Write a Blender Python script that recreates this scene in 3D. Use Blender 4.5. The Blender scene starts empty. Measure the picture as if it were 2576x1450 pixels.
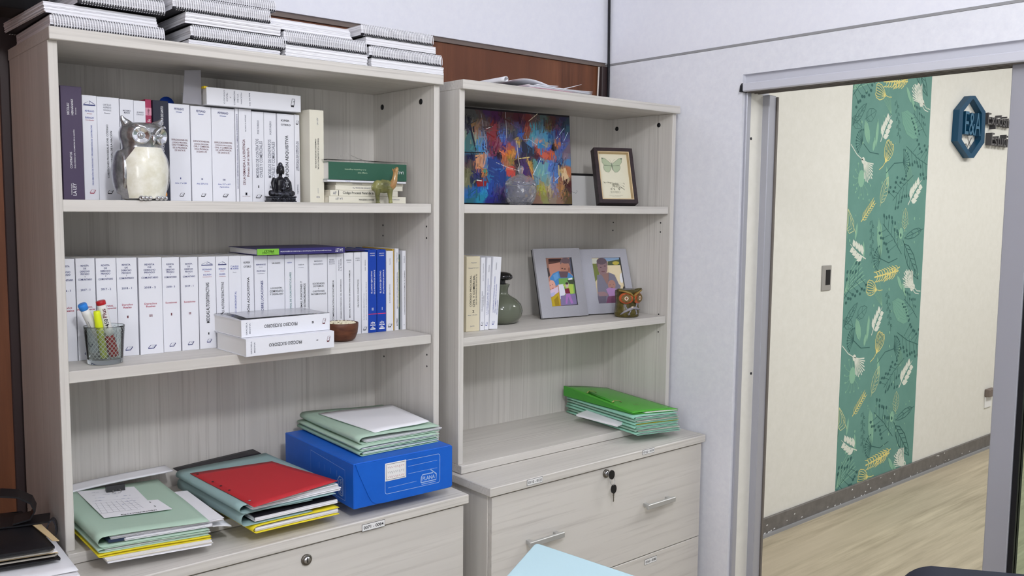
import bpy, math, random
from mathutils import Vector, Matrix
S = bpy.context.scene
COL = S.collection
PI = math.pi
# ------------------------------------------------------------------ camera, light, exposure
H = 1.455                      # eye height above the floor
W_, H_ = 2576, 1450
FPX = 2239.5
YAW, PIT, ROL = 0.703065, -0.0911749, 0.0101979
_F = Vector((math.sin(YAW)*math.cos(PIT), math.cos(YAW)*math.cos(PIT), math.sin(PIT)))
_R = Vector((math.cos(YAW), -math.sin(YAW), 0)); _U = _R.cross(_F)
RT = _R*math.cos(ROL)+_U*math.sin(ROL); UP = -_R*math.sin(ROL)+_U*math.cos(ROL); FW = _F
cam_d = bpy.data.cameras.new('camera'); cam = bpy.data.objects.new('camera', cam_d); COL.objects.link(cam)
cam_d.sensor_width = 36; cam_d.lens = FPX*36/W_; cam_d.clip_start = .02; cam_d.clip_end = 60
cam.matrix_world = Matrix(((RT.x, UP.x, -FW.x, 0), (RT.y, UP.y, -FW.y, 0), (RT.z, UP.z, -FW.z, H), (0, 0, 0, 1)))
S.camera = cam
S.view_settings.view_transform = 'Standard'; S.view_settings.look = 'None'
S.view_settings.exposure = 0.0; S.view_settings.gamma = 1.0; S.view_settings.use_curve_mapping = False
wd = bpy.data.worlds.new('world'); S.world = wd; wd.use_nodes = True
wd.node_tree.nodes['Background'].inputs[0].default_value = (.93, .95, 1.0, 1)
wd.node_tree.nodes['Background'].inputs[1].default_value = .46
def area(name, loc, target, sx, sy, power, col):
    d = bpy.data.lights.new(name, 'AREA'); d.shape = 'RECTANGLE'; d.size = sx; d.size_y = sy; d.energy = power; d.color = col
    o = bpy.data.objects.new(name, d); COL.objects.link(o); o.location = loc
    o.rotation_euler = (Vector(target)-Vector(loc)).to_track_quat('-Z', 'Y').to_euler()
    return o
def bulb(name, loc, power, col, r=.11):
    d = bpy.data.lights.new(name, 'POINT'); d.energy = power; d.color = col; d.shadow_soft_size = r
    o = bpy.data.objects.new(name, d); COL.objects.link(o); o.location = loc; return o
bulb('office_ceiling_light', (.35, -.35, 2.50), 74, (.965, .975, 1.0))
bulb('office_upper_fill', (1.1, .45, 2.56), 9, (.965, .975, 1.0))  # extra bulb added to lift the upper walls and top papers
area('office_left_fill', (-1.42, -.35, 1.75), (2.3, 1.6, 1.75), 1.3, 1.2, 33, (.95, .97, 1.0))  # unseen fill panel added at the left to brighten the right wall
area('corridor_light', (4.0, .6, 2.66), (4.0, .9, 0), 1.6, .5, 36, (.99, .99, .975))
area('corridor_far_light', (6.2, .6, 2.66), (6.2, .9, 0), 1.6, .5, 36, (.99, .99, .975))

def ray(u, v): return RT*((u-W_/2)/FPX)+UP*(-(v-H_/2)/FPX)+FW
def gY(u, v, Y): d = ray(u, v); p = d*(Y/d.y); return Vector((p.x, p.y, p.z+H))
def gX(u, v, X): d = ray(u, v); p = d*(X/d.x); return Vector((p.x, p.y, p.z+H))
def gZ(u, v, Z): d = ray(u, v); p = d*((Z-H)/d.z); return Vector((p.x, p.y, Z))

# ------------------------------------------------------------------ materials
def lin(c):
    return tuple(((x/255)/12.92 if x/255 <= .04045 else ((x/255+.055)/1.055)**2.4) for x in c)
MATS = {}
def M(name, rgb=None, rough=.6, metal=0, spec=.4, trans=0, ior=1.45, coat=0, emit=0):
    if name in MATS: return MATS[name]
    m = bpy.data.materials.new(name); m.use_nodes = True
    b = m.node_tree.nodes['Principled BSDF']
    b.inputs['Base Color'].default_value = (*lin(rgb), 1); b.inputs['Roughness'].default_value = rough
    b.inputs['Metallic'].default_value = metal; b.inputs['Specular IOR Level'].default_value = spec
    b.inputs['Transmission Weight'].default_value = trans; b.inputs['IOR'].default_value = ior
    b.inputs['Coat Weight'].default_value = coat
    MATS[name] = m; return m
def grain(name, c1, c2, scale, rough=.55, c3=None, bump=0, detail=5, lo=.35, hi=.7, big=None):
    """streaky procedural surface; scale = noise frequency per axis (object space)"""
    if name in MATS: return MATS[name]
    m = bpy.data.materials.new(name); m.use_nodes = True; nt = m.node_tree; N = nt.nodes; L = nt.links
    b = N['Principled BSDF']; b.inputs['Roughness'].default_value = rough; b.inputs['Specular IOR Level'].default_value = .35
    tc = N.new('ShaderNodeTexCoord'); mp = N.new('ShaderNodeMapping'); mp.inputs['Scale'].default_value = scale
    ns = N.new('ShaderNodeTexNoise'); ns.inputs['Scale'].default_value = 1; ns.inputs['Detail'].default_value = detail; ns.inputs['Roughness'].default_value = .65
    cr = N.new('ShaderNodeValToRGB'); e = cr.color_ramp.elements
    e[0].position = lo; e[0].color = (*lin(c2), 1); e[1].position = hi; e[1].color = (*lin(c1), 1)
    L.new(tc.outputs['Object'], mp.inputs[0]); L.new(mp.outputs[0], ns.inputs[0]); L.new(ns.outputs[0], cr.inputs[0])
    out = cr.outputs[0]
    if c3:
        mp2 = N.new('ShaderNodeMapping'); mp2.inputs['Scale'].default_value = big or tuple(s*.22 for s in scale)
        n2 = N.new('ShaderNodeTexNoise'); n2.inputs['Scale'].default_value = 1; n2.inputs['Detail'].default_value = 3
        r2 = N.new('ShaderNodeValToRGB'); r2.color_ramp.elements[0].position = .42; r2.color_ramp.elements[1].position = .68
        mx = N.new('ShaderNodeMix'); mx.data_type = 'RGBA'
        L.new(tc.outputs['Object'], mp2.inputs[0]); L.new(mp2.outputs[0], n2.inputs[0]); L.new(n2.outputs[0], r2.inputs[0])
        L.new(r2.outputs[0], mx.inputs[0]); L.new(out, mx.inputs[6]); mx.inputs[7].default_value = (*lin(c3), 1); out = mx.outputs[2]
    L.new(out, b.inputs['Base Color'])
    if bump:
        bp = N.new('ShaderNodeBump'); bp.inputs['Strength'].default_value = bump; bp.inputs['Distance'].default_value = .002
        L.new(ns.outputs[0], bp.inputs['Height']); L.new(bp.outputs[0], b.inputs['Normal'])
    MATS[name] = m; return m
LAMC = ((214, 210, 204), (174, 169, 163), (204, 200, 194))
grain('laminate_upright', LAMC[0], LAMC[1], (150, 150, 2.2), c3=LAMC[2], lo=.22, hi=.50, big=(22, 22, .8))
grain('laminate_level', LAMC[0], LAMC[1], (2.2, 150, 150), c3=LAMC[2], lo=.22, hi=.50, big=(.8, 22, 22))
grain('laminate_drawer', (212, 208, 202), (184, 179, 173), (2.0, 90, 62), c3=(202, 198, 192), lo=.22, hi=.48, big=(.9, 16, 12))
grain('plaster_white', (234, 235, 241), (226, 227, 235), (55, 55, 55), rough=.8, bump=.25, lo=.3, hi=.7)
grain('plaster_upper', (238, 239, 246), (233, 234, 243), (55, 55, 55), rough=.8, bump=.15, lo=.3, hi=.7)
grain('plaster_cream', (230, 228, 221), (224, 222, 214), (30, 30, 30), rough=.8, bump=.1, lo=.3, hi=.7)
grain('panelling_wood', (134, 84, 56), (84, 50, 34), (26, 26, 1.6), rough=.45, c3=(104, 62, 42), big=(7, 7, .7), lo=.3, hi=.72)
grain('floor_planks', (196, 184, 160), (150, 138, 116), (1.6, 26, 26), rough=.5, c3=(180, 168, 146), lo=.3, hi=.66)
grain('baseboard_grey', (122, 118, 114), (104, 100, 97), (20, 20, 20), rough=.6)
M('trim_grey', (150, 150, 152), .6); M('trim_brown', (120, 108, 102), .6); M('dark_post', (58, 46, 46), .5)
M('black_plastic', (22, 22, 26), .45); M('black_cable', (18, 18, 26), .5); M('white_cable', (225, 218, 210), .5)
M('aluminium', (176, 177, 186), .38, metal=.35); M('aluminium_white', (206, 207, 216), .45); M('track_grey', (112, 106, 100), .5)
M('steel', (190, 190, 192), .28, metal=.95); M('steel_dark', (120, 116, 110), .3, metal=.9)
M('brushed_handle', (180, 180, 178), .4, metal=.35); M('plate_steel', (172, 169, 165), .35, metal=.3)
M('label_white', (236, 236, 236), .6); M('ink', (40, 40, 44), .7); M('ink_blue', (70, 84, 160), .7); M('ink_navy', (40, 48, 110), .7)
M('ink_red', (170, 60, 84), .7); M('ink_grey', (118, 120, 132), .7); M('ink_white', (238, 238, 240), .6); M('ink_maroon', (104, 52, 60), .7)
M('ink_teal', (70, 120, 120), .7); M('ink_green', (180, 200, 170), .7); M('ink_yellow', (200, 190, 60), .7)
M('glass_pane', (206, 226, 214), .02, trans=1, ior=1.1)

# ------------------------------------------------------------------ mesh builder
_TXT = {}
def text_shape(s):
    if s in _TXT: return _TXT[s]
    cu = bpy.data.curves.new('glyphs', 'FONT'); cu.body = s; cu.size = 1; cu.resolution_u = 2; cu.offset = .014
    o = bpy.data.objects.new('glyphs', cu); me = o.to_mesh()
    vs = [(v.co.x, v.co.y) for v in me.vertices]; fs = [tuple(p.vertices) for p in me.polygons]
    o.to_mesh_clear(); bpy.data.objects.remove(o); bpy.data.curves.remove(cu)
    x0 = min(v[0] for v in vs); x1 = max(v[0] for v in vs); y0 = min(v[1] for v in vs); y1 = max(v[1] for v in vs)
    vs = [((x-x0)/(x1-x0)-.5, (y-y0)/max(1e-6, y1-y0)-.5) for x, y in vs]
    _TXT[s] = (vs, fs); return _TXT[s]
class MB:
    def __init__(s, T=None): s.v = []; s.f = []; s.m = []; s.sm = []; s.T = T
    def add(s, vs, fs, mat, smooth=False):
        o = len(s.v)
        if s.T is not None: vs = [tuple(s.T @ Vector(p)) for p in vs]
        s.v += [tuple(p) for p in vs]
        for f in fs: s.f.append(tuple(i+o for i in f)); s.m.append(mat); s.sm.append(smooth)
        return s
    def poly(s, pts, mat): return s.add(pts, [tuple(range(len(pts)))], mat)
    def hexa(s, c, mat, ch=0):
        """8 corners: bottom ring 0-3 (ccw from above), top ring 4-7"""
        return s.add(c, [(3, 2, 1, 0), (4, 5, 6, 7), (0, 1, 5, 4), (1, 2, 6, 5), (2, 3, 7, 6), (3, 0, 4, 7)], mat)
    def box(s, x0, x1, y0, y1, z0, z1, mat, ch=0):
        if ch <= 0:
            return s.hexa([(x0, y0, z0), (x1, y0, z0), (x1, y1, z0), (x0, y1, z0), (x0, y0, z1), (x1, y0, z1), (x1, y1, z1), (x0, y1, z1)], mat)
        c = min(ch, (x1-x0)*.45, (y1-y0)*.45, (z1-z0)*.45)
        X = (x0, x1); Y = (y0, y1); Z = (z0, z1); vs = []; ix = {}
        for i in (0, 1):
            for j in (0, 1):
                for k in (0, 1):
                    dx = c if i == 0 else -c; dy = c if j == 0 else -c; dz = c if k == 0 else -c
                    for a, p in (('x', (X[i], Y[j]+dy, Z[k]+dz)), ('y', (X[i]+dx, Y[j], Z[k]+dz)), ('z', (X[i]+dx, Y[j]+dy, Z[k]))):
                        ix[(i, j, k, a)] = len(vs); vs.append(p)
        g = lambda *a: ix[a]
        fs = [tuple(g(0, *p, 'x') for p in ((0, 0), (0, 1), (1, 1), (1, 0))), tuple(g(1, *p, 'x') for p in ((0, 0), (1, 0), (1, 1), (0, 1))),
              tuple(g(p[0], 0, p[1], 'y') for p in ((0, 0), (1, 0), (1, 1), (0, 1))), tuple(g(p[0], 1, p[1], 'y') for p in ((0, 0), (0, 1), (1, 1), (1, 0))),
              tuple(g(p[0], p[1], 0, 'z') for p in ((0, 0), (0, 1), (1, 1), (1, 0))), tuple(g(p[0], p[1], 1, 'z') for p in ((0, 0), (1, 0), (1, 1), (0, 1)))]
        for i in (0, 1):
            for j in (0, 1):
                fs.append((g(i, j, 0, 'x'), g(i, j, 0, 'y'), g(i, j, 1, 'y'), g(i, j, 1, 'x')) if (i+j) % 2 == 0 else (g(i, j, 0, 'y'), g(i, j, 0, 'x'), g(i, j, 1, 'x'), g(i, j, 1, 'y')))
                fs.append((g(i, 0, j, 'z'), g(i, 0, j, 'x'), g(i, 1, j, 'x'), g(i, 1, j, 'z')) if (i+j) % 2 == 0 else (g(i, 0, j, 'x'), g(i, 0, j, 'z'), g(i, 1, j, 'z'), g(i, 1, j, 'x')))
                fs.append((g(0, i, j, 'y'), g(0, i, j, 'z'), g(1, i, j, 'z'), g(1, i, j, 'y')) if (i+j) % 2 == 0 else (g(0, i, j, 'z'), g(0, i, j, 'y'), g(1, i, j, 'y'), g(1, i, j, 'z')))
        for i in (0, 1):
            for j in (0, 1):
                for k in (0, 1):
                    t = (g(i, j, k, 'x'), g(i, j, k, 'y'), g(i, j, k, 'z'))
                    fs.append(t if (i+j+k) % 2 == 0 else t[::-1])
        return s.add(vs, fs, mat)
    def prism(s, pts, a0, a1, mat, axis='z', smooth=False):
        """polygon (ccw) extruded along axis"""
        def P(p, a): return {'z': (p[0], p[1], a), 'y': (p[0], a, p[1]), 'x': (a, p[0], p[1])}[axis]
        n = len(pts); vs = [P(p, a0) for p in pts]+[P(p, a1) for p in pts]
        fs = [tuple(range(n-1, -1, -1)), tuple(range(n, 2*n))]
        s.add(vs, fs, mat); return s.add(vs, [(i, (i+1) % n, n+(i+1) % n, n+i) for i in range(n)], mat, smooth)
    def tube(s, pts, r, mat, n=8, caps=True, closed=False):
        pts = [Vector(p) for p in pts]; k = len(pts); rs = r if isinstance(r, (list, tuple)) else [r]*k
        vs = []; prev = None
        for i, p in enumerate(pts):
            if closed: t = (pts[(i+1) % k]-pts[i-1]).normalized()
            else: t = (pts[min(i+1, k-1)]-pts[max(i-1, 0)]).normalized()
            if prev is None:
                a = Vector((0, 0, 1)) if abs(t.z) < .9 else Vector((1, 0, 0)); u = t.cross(a).normalized()
            else:
                u = (prev-t*prev.dot(t)); u = u.normalized() if u.length > 1e-6 else t.cross(Vector((1, 0, 0))).normalized()
            prev = u; w = t.cross(u)
            for j in range(n):
                a = 2*PI*j/n; vs.append(p+(u*math.cos(a)+w*math.sin(a))*rs[i])
        fs = []
        for i in range(k if closed else k-1):
            for j in range(n):
                a = i*n+j; b = i*n+(j+1) % n; c = ((i+1) % k)*n+(j+1) % n; d = ((i+1) % k)*n+j; fs.append((a, b, c, d))
        if caps and not closed: fs += [tuple(range(n-1, -1, -1)), tuple(range((k-1)*n, k*n))]
        return s.add(vs, fs, mat, True)
    def lathe(s, prof, mat, n=32, c=(0, 0, 0), sx=1, sy=1, mod=None, caps=True, mats=None):
        vs = []; fs = []; k = len(prof)
        for i, (r, z) in enumerate(prof):
            for j in range(n):
                a = 2*PI*j/n; q = r*(mod(a, i/(k-1)) if mod else 1)
                vs.append((c[0]+q*sx*math.cos(a), c[1]+q*sy*math.sin(a), c[2]+z))
        for i in range(k-1):
            row = [(i*n+j, i*n+(j+1) % n, (i+1)*n+(j+1) % n, (i+1)*n+j) for j in range(n)]
            if mats: s_m = mats[i]
            fs += row
        if caps:
            if prof[0][0] > 1e-5: fs.append(tuple(range(n-1, -1, -1)))
            if prof[-1][0] > 1e-5: fs.append(tuple(range((k-1)*n, k*n)))
        return s.add(vs, fs, mat, True)
    def ell(s, c, rx, ry, rz, mat, n=20, k=12, R=None):
        vs = []; fs = []
        for i in range(k+1):
            th = PI*i/k
            for j in range(n):
                a = 2*PI*j/n; p = Vector((rx*math.sin(th)*math.cos(a), ry*math.sin(th)*math.sin(a), -rz*math.cos(th)))
                if R is not None: p = R @ p
                vs.append(p+Vector(c))
        for i in range(k):
            for j in range(n): fs.append((i*n+j, i*n+(j+1) % n, (i+1)*n+(j+1) % n, (i+1)*n+j))
        return s.add(vs, fs, mat, True)
    def grid(s, fn, nu, nv, mat, smooth=True, thick=0):
        vs = [fn(i/nu, j/nv) for i in range(nu+1) for j in range(nv+1)]; w = nv+1
        fs = [(i*w+j, (i+1)*w+j, (i+1)*w+j+1, i*w+j+1) for i in range(nu) for j in range(nv)]
        if thick:
            n = len(vs); vs = vs+[(p[0], p[1], p[2]-thick) for p in vs]; fs2 = [tuple(x+n for x in f[::-1]) for f in fs]
            rim = [(i*w, 0) for i in range(nu+1)]
            ring = [i*w for i in range(nu+1)]+[nu*w+j for j in range(1, nv+1)]+[i*w+nv for i in range(nu-1, -1, -1)]+[j for j in range(nv-1, 0, -1)]
            fs = fs+fs2+[(ring[(q+1) % len(ring)], ring[q], ring[q]+n, ring[(q+1) % len(ring)]+n) for q in range(len(ring))]
        return s.add(vs, fs, mat, smooth)
    def text(s, t, o, ux, uy, w, h, mat):
        vs, fs = text_shape(t); o = Vector(o); ux = Vector(ux); uy = Vector(uy)
        return s.add([o+ux*(x*w)+uy*(y*h) for x, y in vs], fs, mat)
    def stroke(s, pts, w, mat, ux, uy, o):
        """flat ribbon through 2D points; w may be a list"""
        o = Vector(o); ux = Vector(ux); uy = Vector(uy); k = len(pts); ws = w if isinstance(w, list) else [w]*k; vs = []
        for i, p in enumerate(pts):
            a = pts[max(0, i-1)]; b = pts[min(k-1, i+1)]; dx, dy = b[0]-a[0], b[1]-a[1]; l = math.hypot(dx, dy) or 1
            nx, ny = -dy/l*ws[i]/2, dx/l*ws[i]/2
            vs += [o+ux*(p[0]+nx)+uy*(p[1]+ny), o+ux*(p[0]-nx)+uy*(p[1]-ny)]
        return s.add(vs, [(2*i, 2*i+1, 2*i+3, 2*i+2) for i in range(k-1)], mat)
    def flat(s, pts, mat, ux, uy, o):
        o = Vector(o); ux = Vector(ux); uy = Vector(uy)
        return s.poly([o+ux*p[0]+uy*p[1] for p in pts], mat)
    def build(s, name, parent=None, label=None, cat=None, group=None, kind=None):
        me = bpy.data.meshes.new(name); me.from_pydata(s.v, [], s.f)
        keys = list(dict.fromkeys(s.m))
        for k in keys: me.materials.append(MATS[k])
        ix = {k: i for i, k in enumerate(keys)}
        me.polygons.foreach_set('material_index', [ix[k] for k in s.m]); me.polygons.foreach_set('use_smooth', s.sm); me.update()
        o = bpy.data.objects.new(name, me); COL.objects.link(o)
        if parent: o.parent = parent
        return tag(o, label, cat, group, kind)
def tag(o, label=None, cat=None, group=None, kind=None):
    if label: o['label'] = label
    if cat: o['category'] = cat
    if group: o['group'] = group
    if kind: o['kind'] = kind
    return o
def thing(name, label, cat, loc=(0, 0, 0), rot=(0, 0, 0), group=None):
    o = bpy.data.objects.new(name, None); COL.objects.link(o); o.location = loc; o.rotation_euler = rot; o.empty_display_size = .05
    return tag(o, label, cat, group)
EX, EY, EZ = Vector((1, 0, 0)), Vector((0, 1, 0)), Vector((0, 0, 1))
rnd = random.Random(7)
# ------------------------------------------------------------------ the room
YW = 2.26; XR = 2.335; XR2 = 2.476; YC = 2.19; ZC = 2.70; YC = 2.215
m = MB(); m.box(-1.5, 9.0, -2.2, YW+.1, -.05, 0, 'floor_planks'); m.build('floor', kind='structure')
m = MB(); m.box(-1.5, 9.0, -2.2, YW+.1, ZC, ZC+.05, 'plaster_upper'); m.build('ceiling', kind='structure')
m = MB(); x = -.97
while x < XR:
    m.box(x+.0015, min(x+.8185, XR), YW, YW+.02, 0, 1.953, 'panelling_wood', .002); x += .82
m.box(-1.5, XR, YW+.018, YW+.1, 0, 1.956, 'dark_post'); m.build('wall_back', kind='structure')
m = MB(); m.box(-1.5, XR, YW-.014, YW+.1, 1.966, ZC, 'plaster_upper'); m.build('wall_back_upper', kind='structure')
m = MB(); m.box(-1.5, XR, YW-.006, YW+.1, 1.953, 1.966, 'trim_brown'); m.build('trim_1', kind='structure')
zo = H+.411; yo = 1.668; yl = -1.2
m = MB()
m.box(XR, XR2, yo, YW+.1, 0, 1.954, 'plaster_white'); m.box(XR, XR2, yl, yo, zo, 1.954, 'plaster_white')
m.box(XR, XR2, -2.2, yl, 0, 1.954, 'plaster_white'); m.box(XR, XR2, -2.2, YW+.1, 1.962, ZC, 'plaster_upper'); m.box(XR+.004, XR2, -2.2, YW+.1, 1.954, 1.962, 'trim_grey')
m.build('wall_right', kind='structure')
m = MB(); m.box(XR-.0015, XR+.004, -2.2, YW-.02, 1.9545, 1.9615, 'trim_grey'); m.build('trim_2', kind='structure')
m = MB(); m.box(XR-.03, XR-.001, YW-.022, YW+.004, 0, 1.952, 'dark_post', .002); m.build('trim_3', kind='structure')
m = MB(); m.box(.424, .482, YW-.006, YW+.004, 0, 1.952, 'dark_post', .002); m.build('shade_strip', kind='structure')  # dark strip painted in for the shadow between left bookcase and back wall
# sliding door: recessed lintel board, rail with black end cap, jamb channel
m = MB(); m.box(XR+.014, XR2, yl, yo, H+.384, zo, 'aluminium_white'); m.build('trim_4', kind='structure')
m = MB(); m.box(-.50, -.42, .75, YW+.1, 0, ZC, 'panelling_wood'); m.build('wall_left_baffle', kind='structure')  # unseen wall piece, cut short to keep light off the left bookcase side
rail = thing('sliding_door_rail', 'grey aluminium sliding door rail with grooved underside above the doorway', 'door rail', (XR, yo, H+.358))
m = MB(Matrix.Translation((-XR, -yo, -(H+.358))))
m.box(XR-.012, XR+.006, yl, yo-.006, H+.358, H+.384, 'aluminium_white', .003)
m.box(XR+.006, XR+.068, yl, yo-.012, H+.366, H+.3835, 'track_grey')
for a, b in ((.006, .012), (.026, .031), (.045, .050), (.063, .068)): m.box(XR+a, XR+b, yl, yo-.012, H+.356, H+.366, 'track_grey')
m.build('rail_profile', rail)
m = MB(Matrix.Translation((-XR, -yo, -(H+.358))))
m.prism([(XR-.014, H+.3575), (XR+.022, H+.3575), (XR+.022, H+.3845), (XR-.004, H+.3845), (XR-.011, H+.377)], yo-.006, yo+.002, 'black_plastic', 'y')
m.build('end_cap', rail, label='black plastic end cap')
m = MB(); m.box(XR+.012, XR+.034, yo-.010, yo, 0, H+.358, 'aluminium', .002); m.build('trim_5', kind='structure')
m = MB(); m.box(XR+.034, XR+.100, yo-.006, yo, 0, H+.358, 'plaster_cream'); m.box(XR+.100, XR+.138, yo-.030, yo, 0, H+.356, 'aluminium', .002)
m.box(XR+.138, XR+.146, yo-.034, yo, 0, H+.352, 'track_grey'); m.build('trim_6', kind='structure')
for vz in (349, 940):
    p = gY(1889, vz, yo-.006); m = MB(); m.tube([(0, .0005, 0), (0, -.0012, 0)], .0045, 'black_plastic', 12)
    o = m.build('jamb_screw', label=('upper' if vz < 500 else 'lower')+' dark screw head in the pale door jamb', cat='screw'); o.location = p
door = thing('door_1', None, None, (XR+.025, .904, 0)); door['kind'] = 'structure'
m = MB(); m.box(0, .04, -.056, 0, .012, H+.372, 'aluminium', .002); m.box(0, .04, -1.3, -1.245, .012, H+.372, 'aluminium', .002)
m.box(0, .04, -1.245, -.056, .012, .09, 'aluminium', .002); m.box(0, .04, -1.245, -.056, H+.32, H+.372, 'aluminium', .002); m.build('door_stile', door)
m = MB(); m.box(.006, .034, -.069, -.0565, .09, H+.32, 'black_plastic'); m.build('gasket', door)
m = MB(); m.box(.016, .022, -1.245, -.069, .09, H+.32, 'glass_pane'); m.build('glass_pane', door)
# corridor beyond the doorway
m = MB(); m.box(XR2, 9.0, YC, YC+.1, 0, ZC, 'plaster_cream'); m.build('wall_corridor', kind='structure')
m = MB(); m.box(9.0, 9.1, -2.2, YC+.1, 0, ZC, 'plaster_cream'); m.build('wall_corridor_end', kind='structure')
m = MB(); m.box(XR2, 9.0, YC-.012, YC, .008, .083, 'baseboard_grey', .002); m.box(XR2, 9.0, YC-.024, YC-.012, 0, .012, 'trim_grey')
rb = random.Random(3)
for i in range(46):
    xx = 3.0+rb.random()**1.6*2.6; zz = .012+rb.random()**2*.06; w = .004+rb.random()*.014
    m.poly([(xx, YC-.0124, zz), (xx+w, YC-.0124, zz+.001), (xx+w*.8, YC-.0124, zz+.004+rb.random()*.004), (xx+w*.2, YC-.0124, zz+.005)], 'label_white')
m.build('baseboard_corridor', kind='structure')
# cables in the corner
def cable(name, label, u, vlist, xs, r, mat):
    m = MB(); m.tube([Vector(p) for p in xs], r, mat, 8); return m.build(name, label=label, cat='cable')
cable('black_cable', 'thin black cable running down the room corner', 0, 0, [(XR-.008, YW-.028, ZC-.01), (XR-.009, YW-.028, 2.2), (XR-.006, YW-.029, 1.9), (XR-.008, YW-.028, 1.3), (XR-.008, YW-.028, .02)], .0045, 'black_cable')
cable('white_cable', 'thin white cable beside the dark corner post above the right bookcase', 0, 0, [(XR-.034, YW-.008, 1.95), (XR-.038, YW-.008, 1.85), (XR-.046, YW-.008, 1.72), (XR-.044, YW-.008, 1.0), (XR-.044, YW-.008, .02)], .003, 'white_cable')

# ------------------------------------------------------------------ the two bookcase hutches on drawer cabinets
YF = 1.90; YB = 2.235; YI = 2.195; YT = 1.885; ZB = .728; PT = .0175
def hutch(label, x0, x1, zt, s2, cab_side):
    t = thing('bookcase', label, 'bookcase', (x0, YF, ZB), group='pale laminate bookcases')
    def B(name, a, mat, ch=.0012, lab=None):
        m = MB(Matrix.Translation((-x0, -YF, -ZB))); m.box(*a, mat, ch); return m.build(name, t, label=lab)
    B('side_panel', (x0, x0+PT, YF, YB, .752, zt-.024, ), 'laminate_upright')
    sp = B('side_panel', (x1-PT, x1, YF, YB, .752, zt-.024), 'laminate_upright')
    B('top_board', (x0, x1+.002, YT, YB+.01, zt-.024, zt), 'laminate_level')
    B('base_board', (x0, x1, YT, YB, ZB+.0015, .752), 'laminate_level')
    B('back_panel', (x0+PT, x1-PT, YI, YB-.005, .752, zt-.024), 'laminate_upright', 0)
    B('shelf', (x0+PT, x1-PT-.0045, YF+.005, YI, 1.436, 1.460), 'laminate_level')
    B('shelf', (x0+PT, x1-PT-.0045, YF+.005, YI, s2-.024, s2), 'laminate_level')
    xi = x1-PT
    def disc(name, y, z, r, lab=None, th=.0012):
        m = MB(Matrix.Translation((-x0, -YF, -ZB))); m.tube([(xi+.0004, y, z), (xi-th, y, z)], r, 'black_plastic', 14); m.build(name, sp, label=lab)
    return t, disc, xi
hl, dl, xil = hutch('left bookcase, taller in view, holding the long rows of white books', .441, 1.360, 1.788, 1.118, 0)
hr, dr, xir = hutch('right bookcase beside the white wall, holding the blue painting', 1.424, 2.305, 1.785, 1.099, 0)
for (u, v) in ((962, 270), (1059, 256)): p = gX(u, v, xil); dl('hole_cap', p.y, p.z, .0075, 'black plastic hole cap')
for (u, v) in ((1552, 324.5), (1657.5, 315)): p = gX(u, v, xir); dr('hole_cap', p.y, p.z, .0075, 'black plastic hole cap')
for (u, v) in ((963.5, 567), (963.5, 593), (1073, 570), (1073, 599), (966, 897), (1074, 893), (1074, 922)): p = gX(u, v, xil); dl('peg_hole', p.y, p.z, .0025, None, .0006)
for (u, v) in ((1543, 560), (1542, 580), (1662, 561), (1661.5, 584), (1657, 791), (1656, 835.5)): p = gX(u, v, xir); dr('peg_hole', p.y, p.z, .0025, None, .0006)

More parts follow.
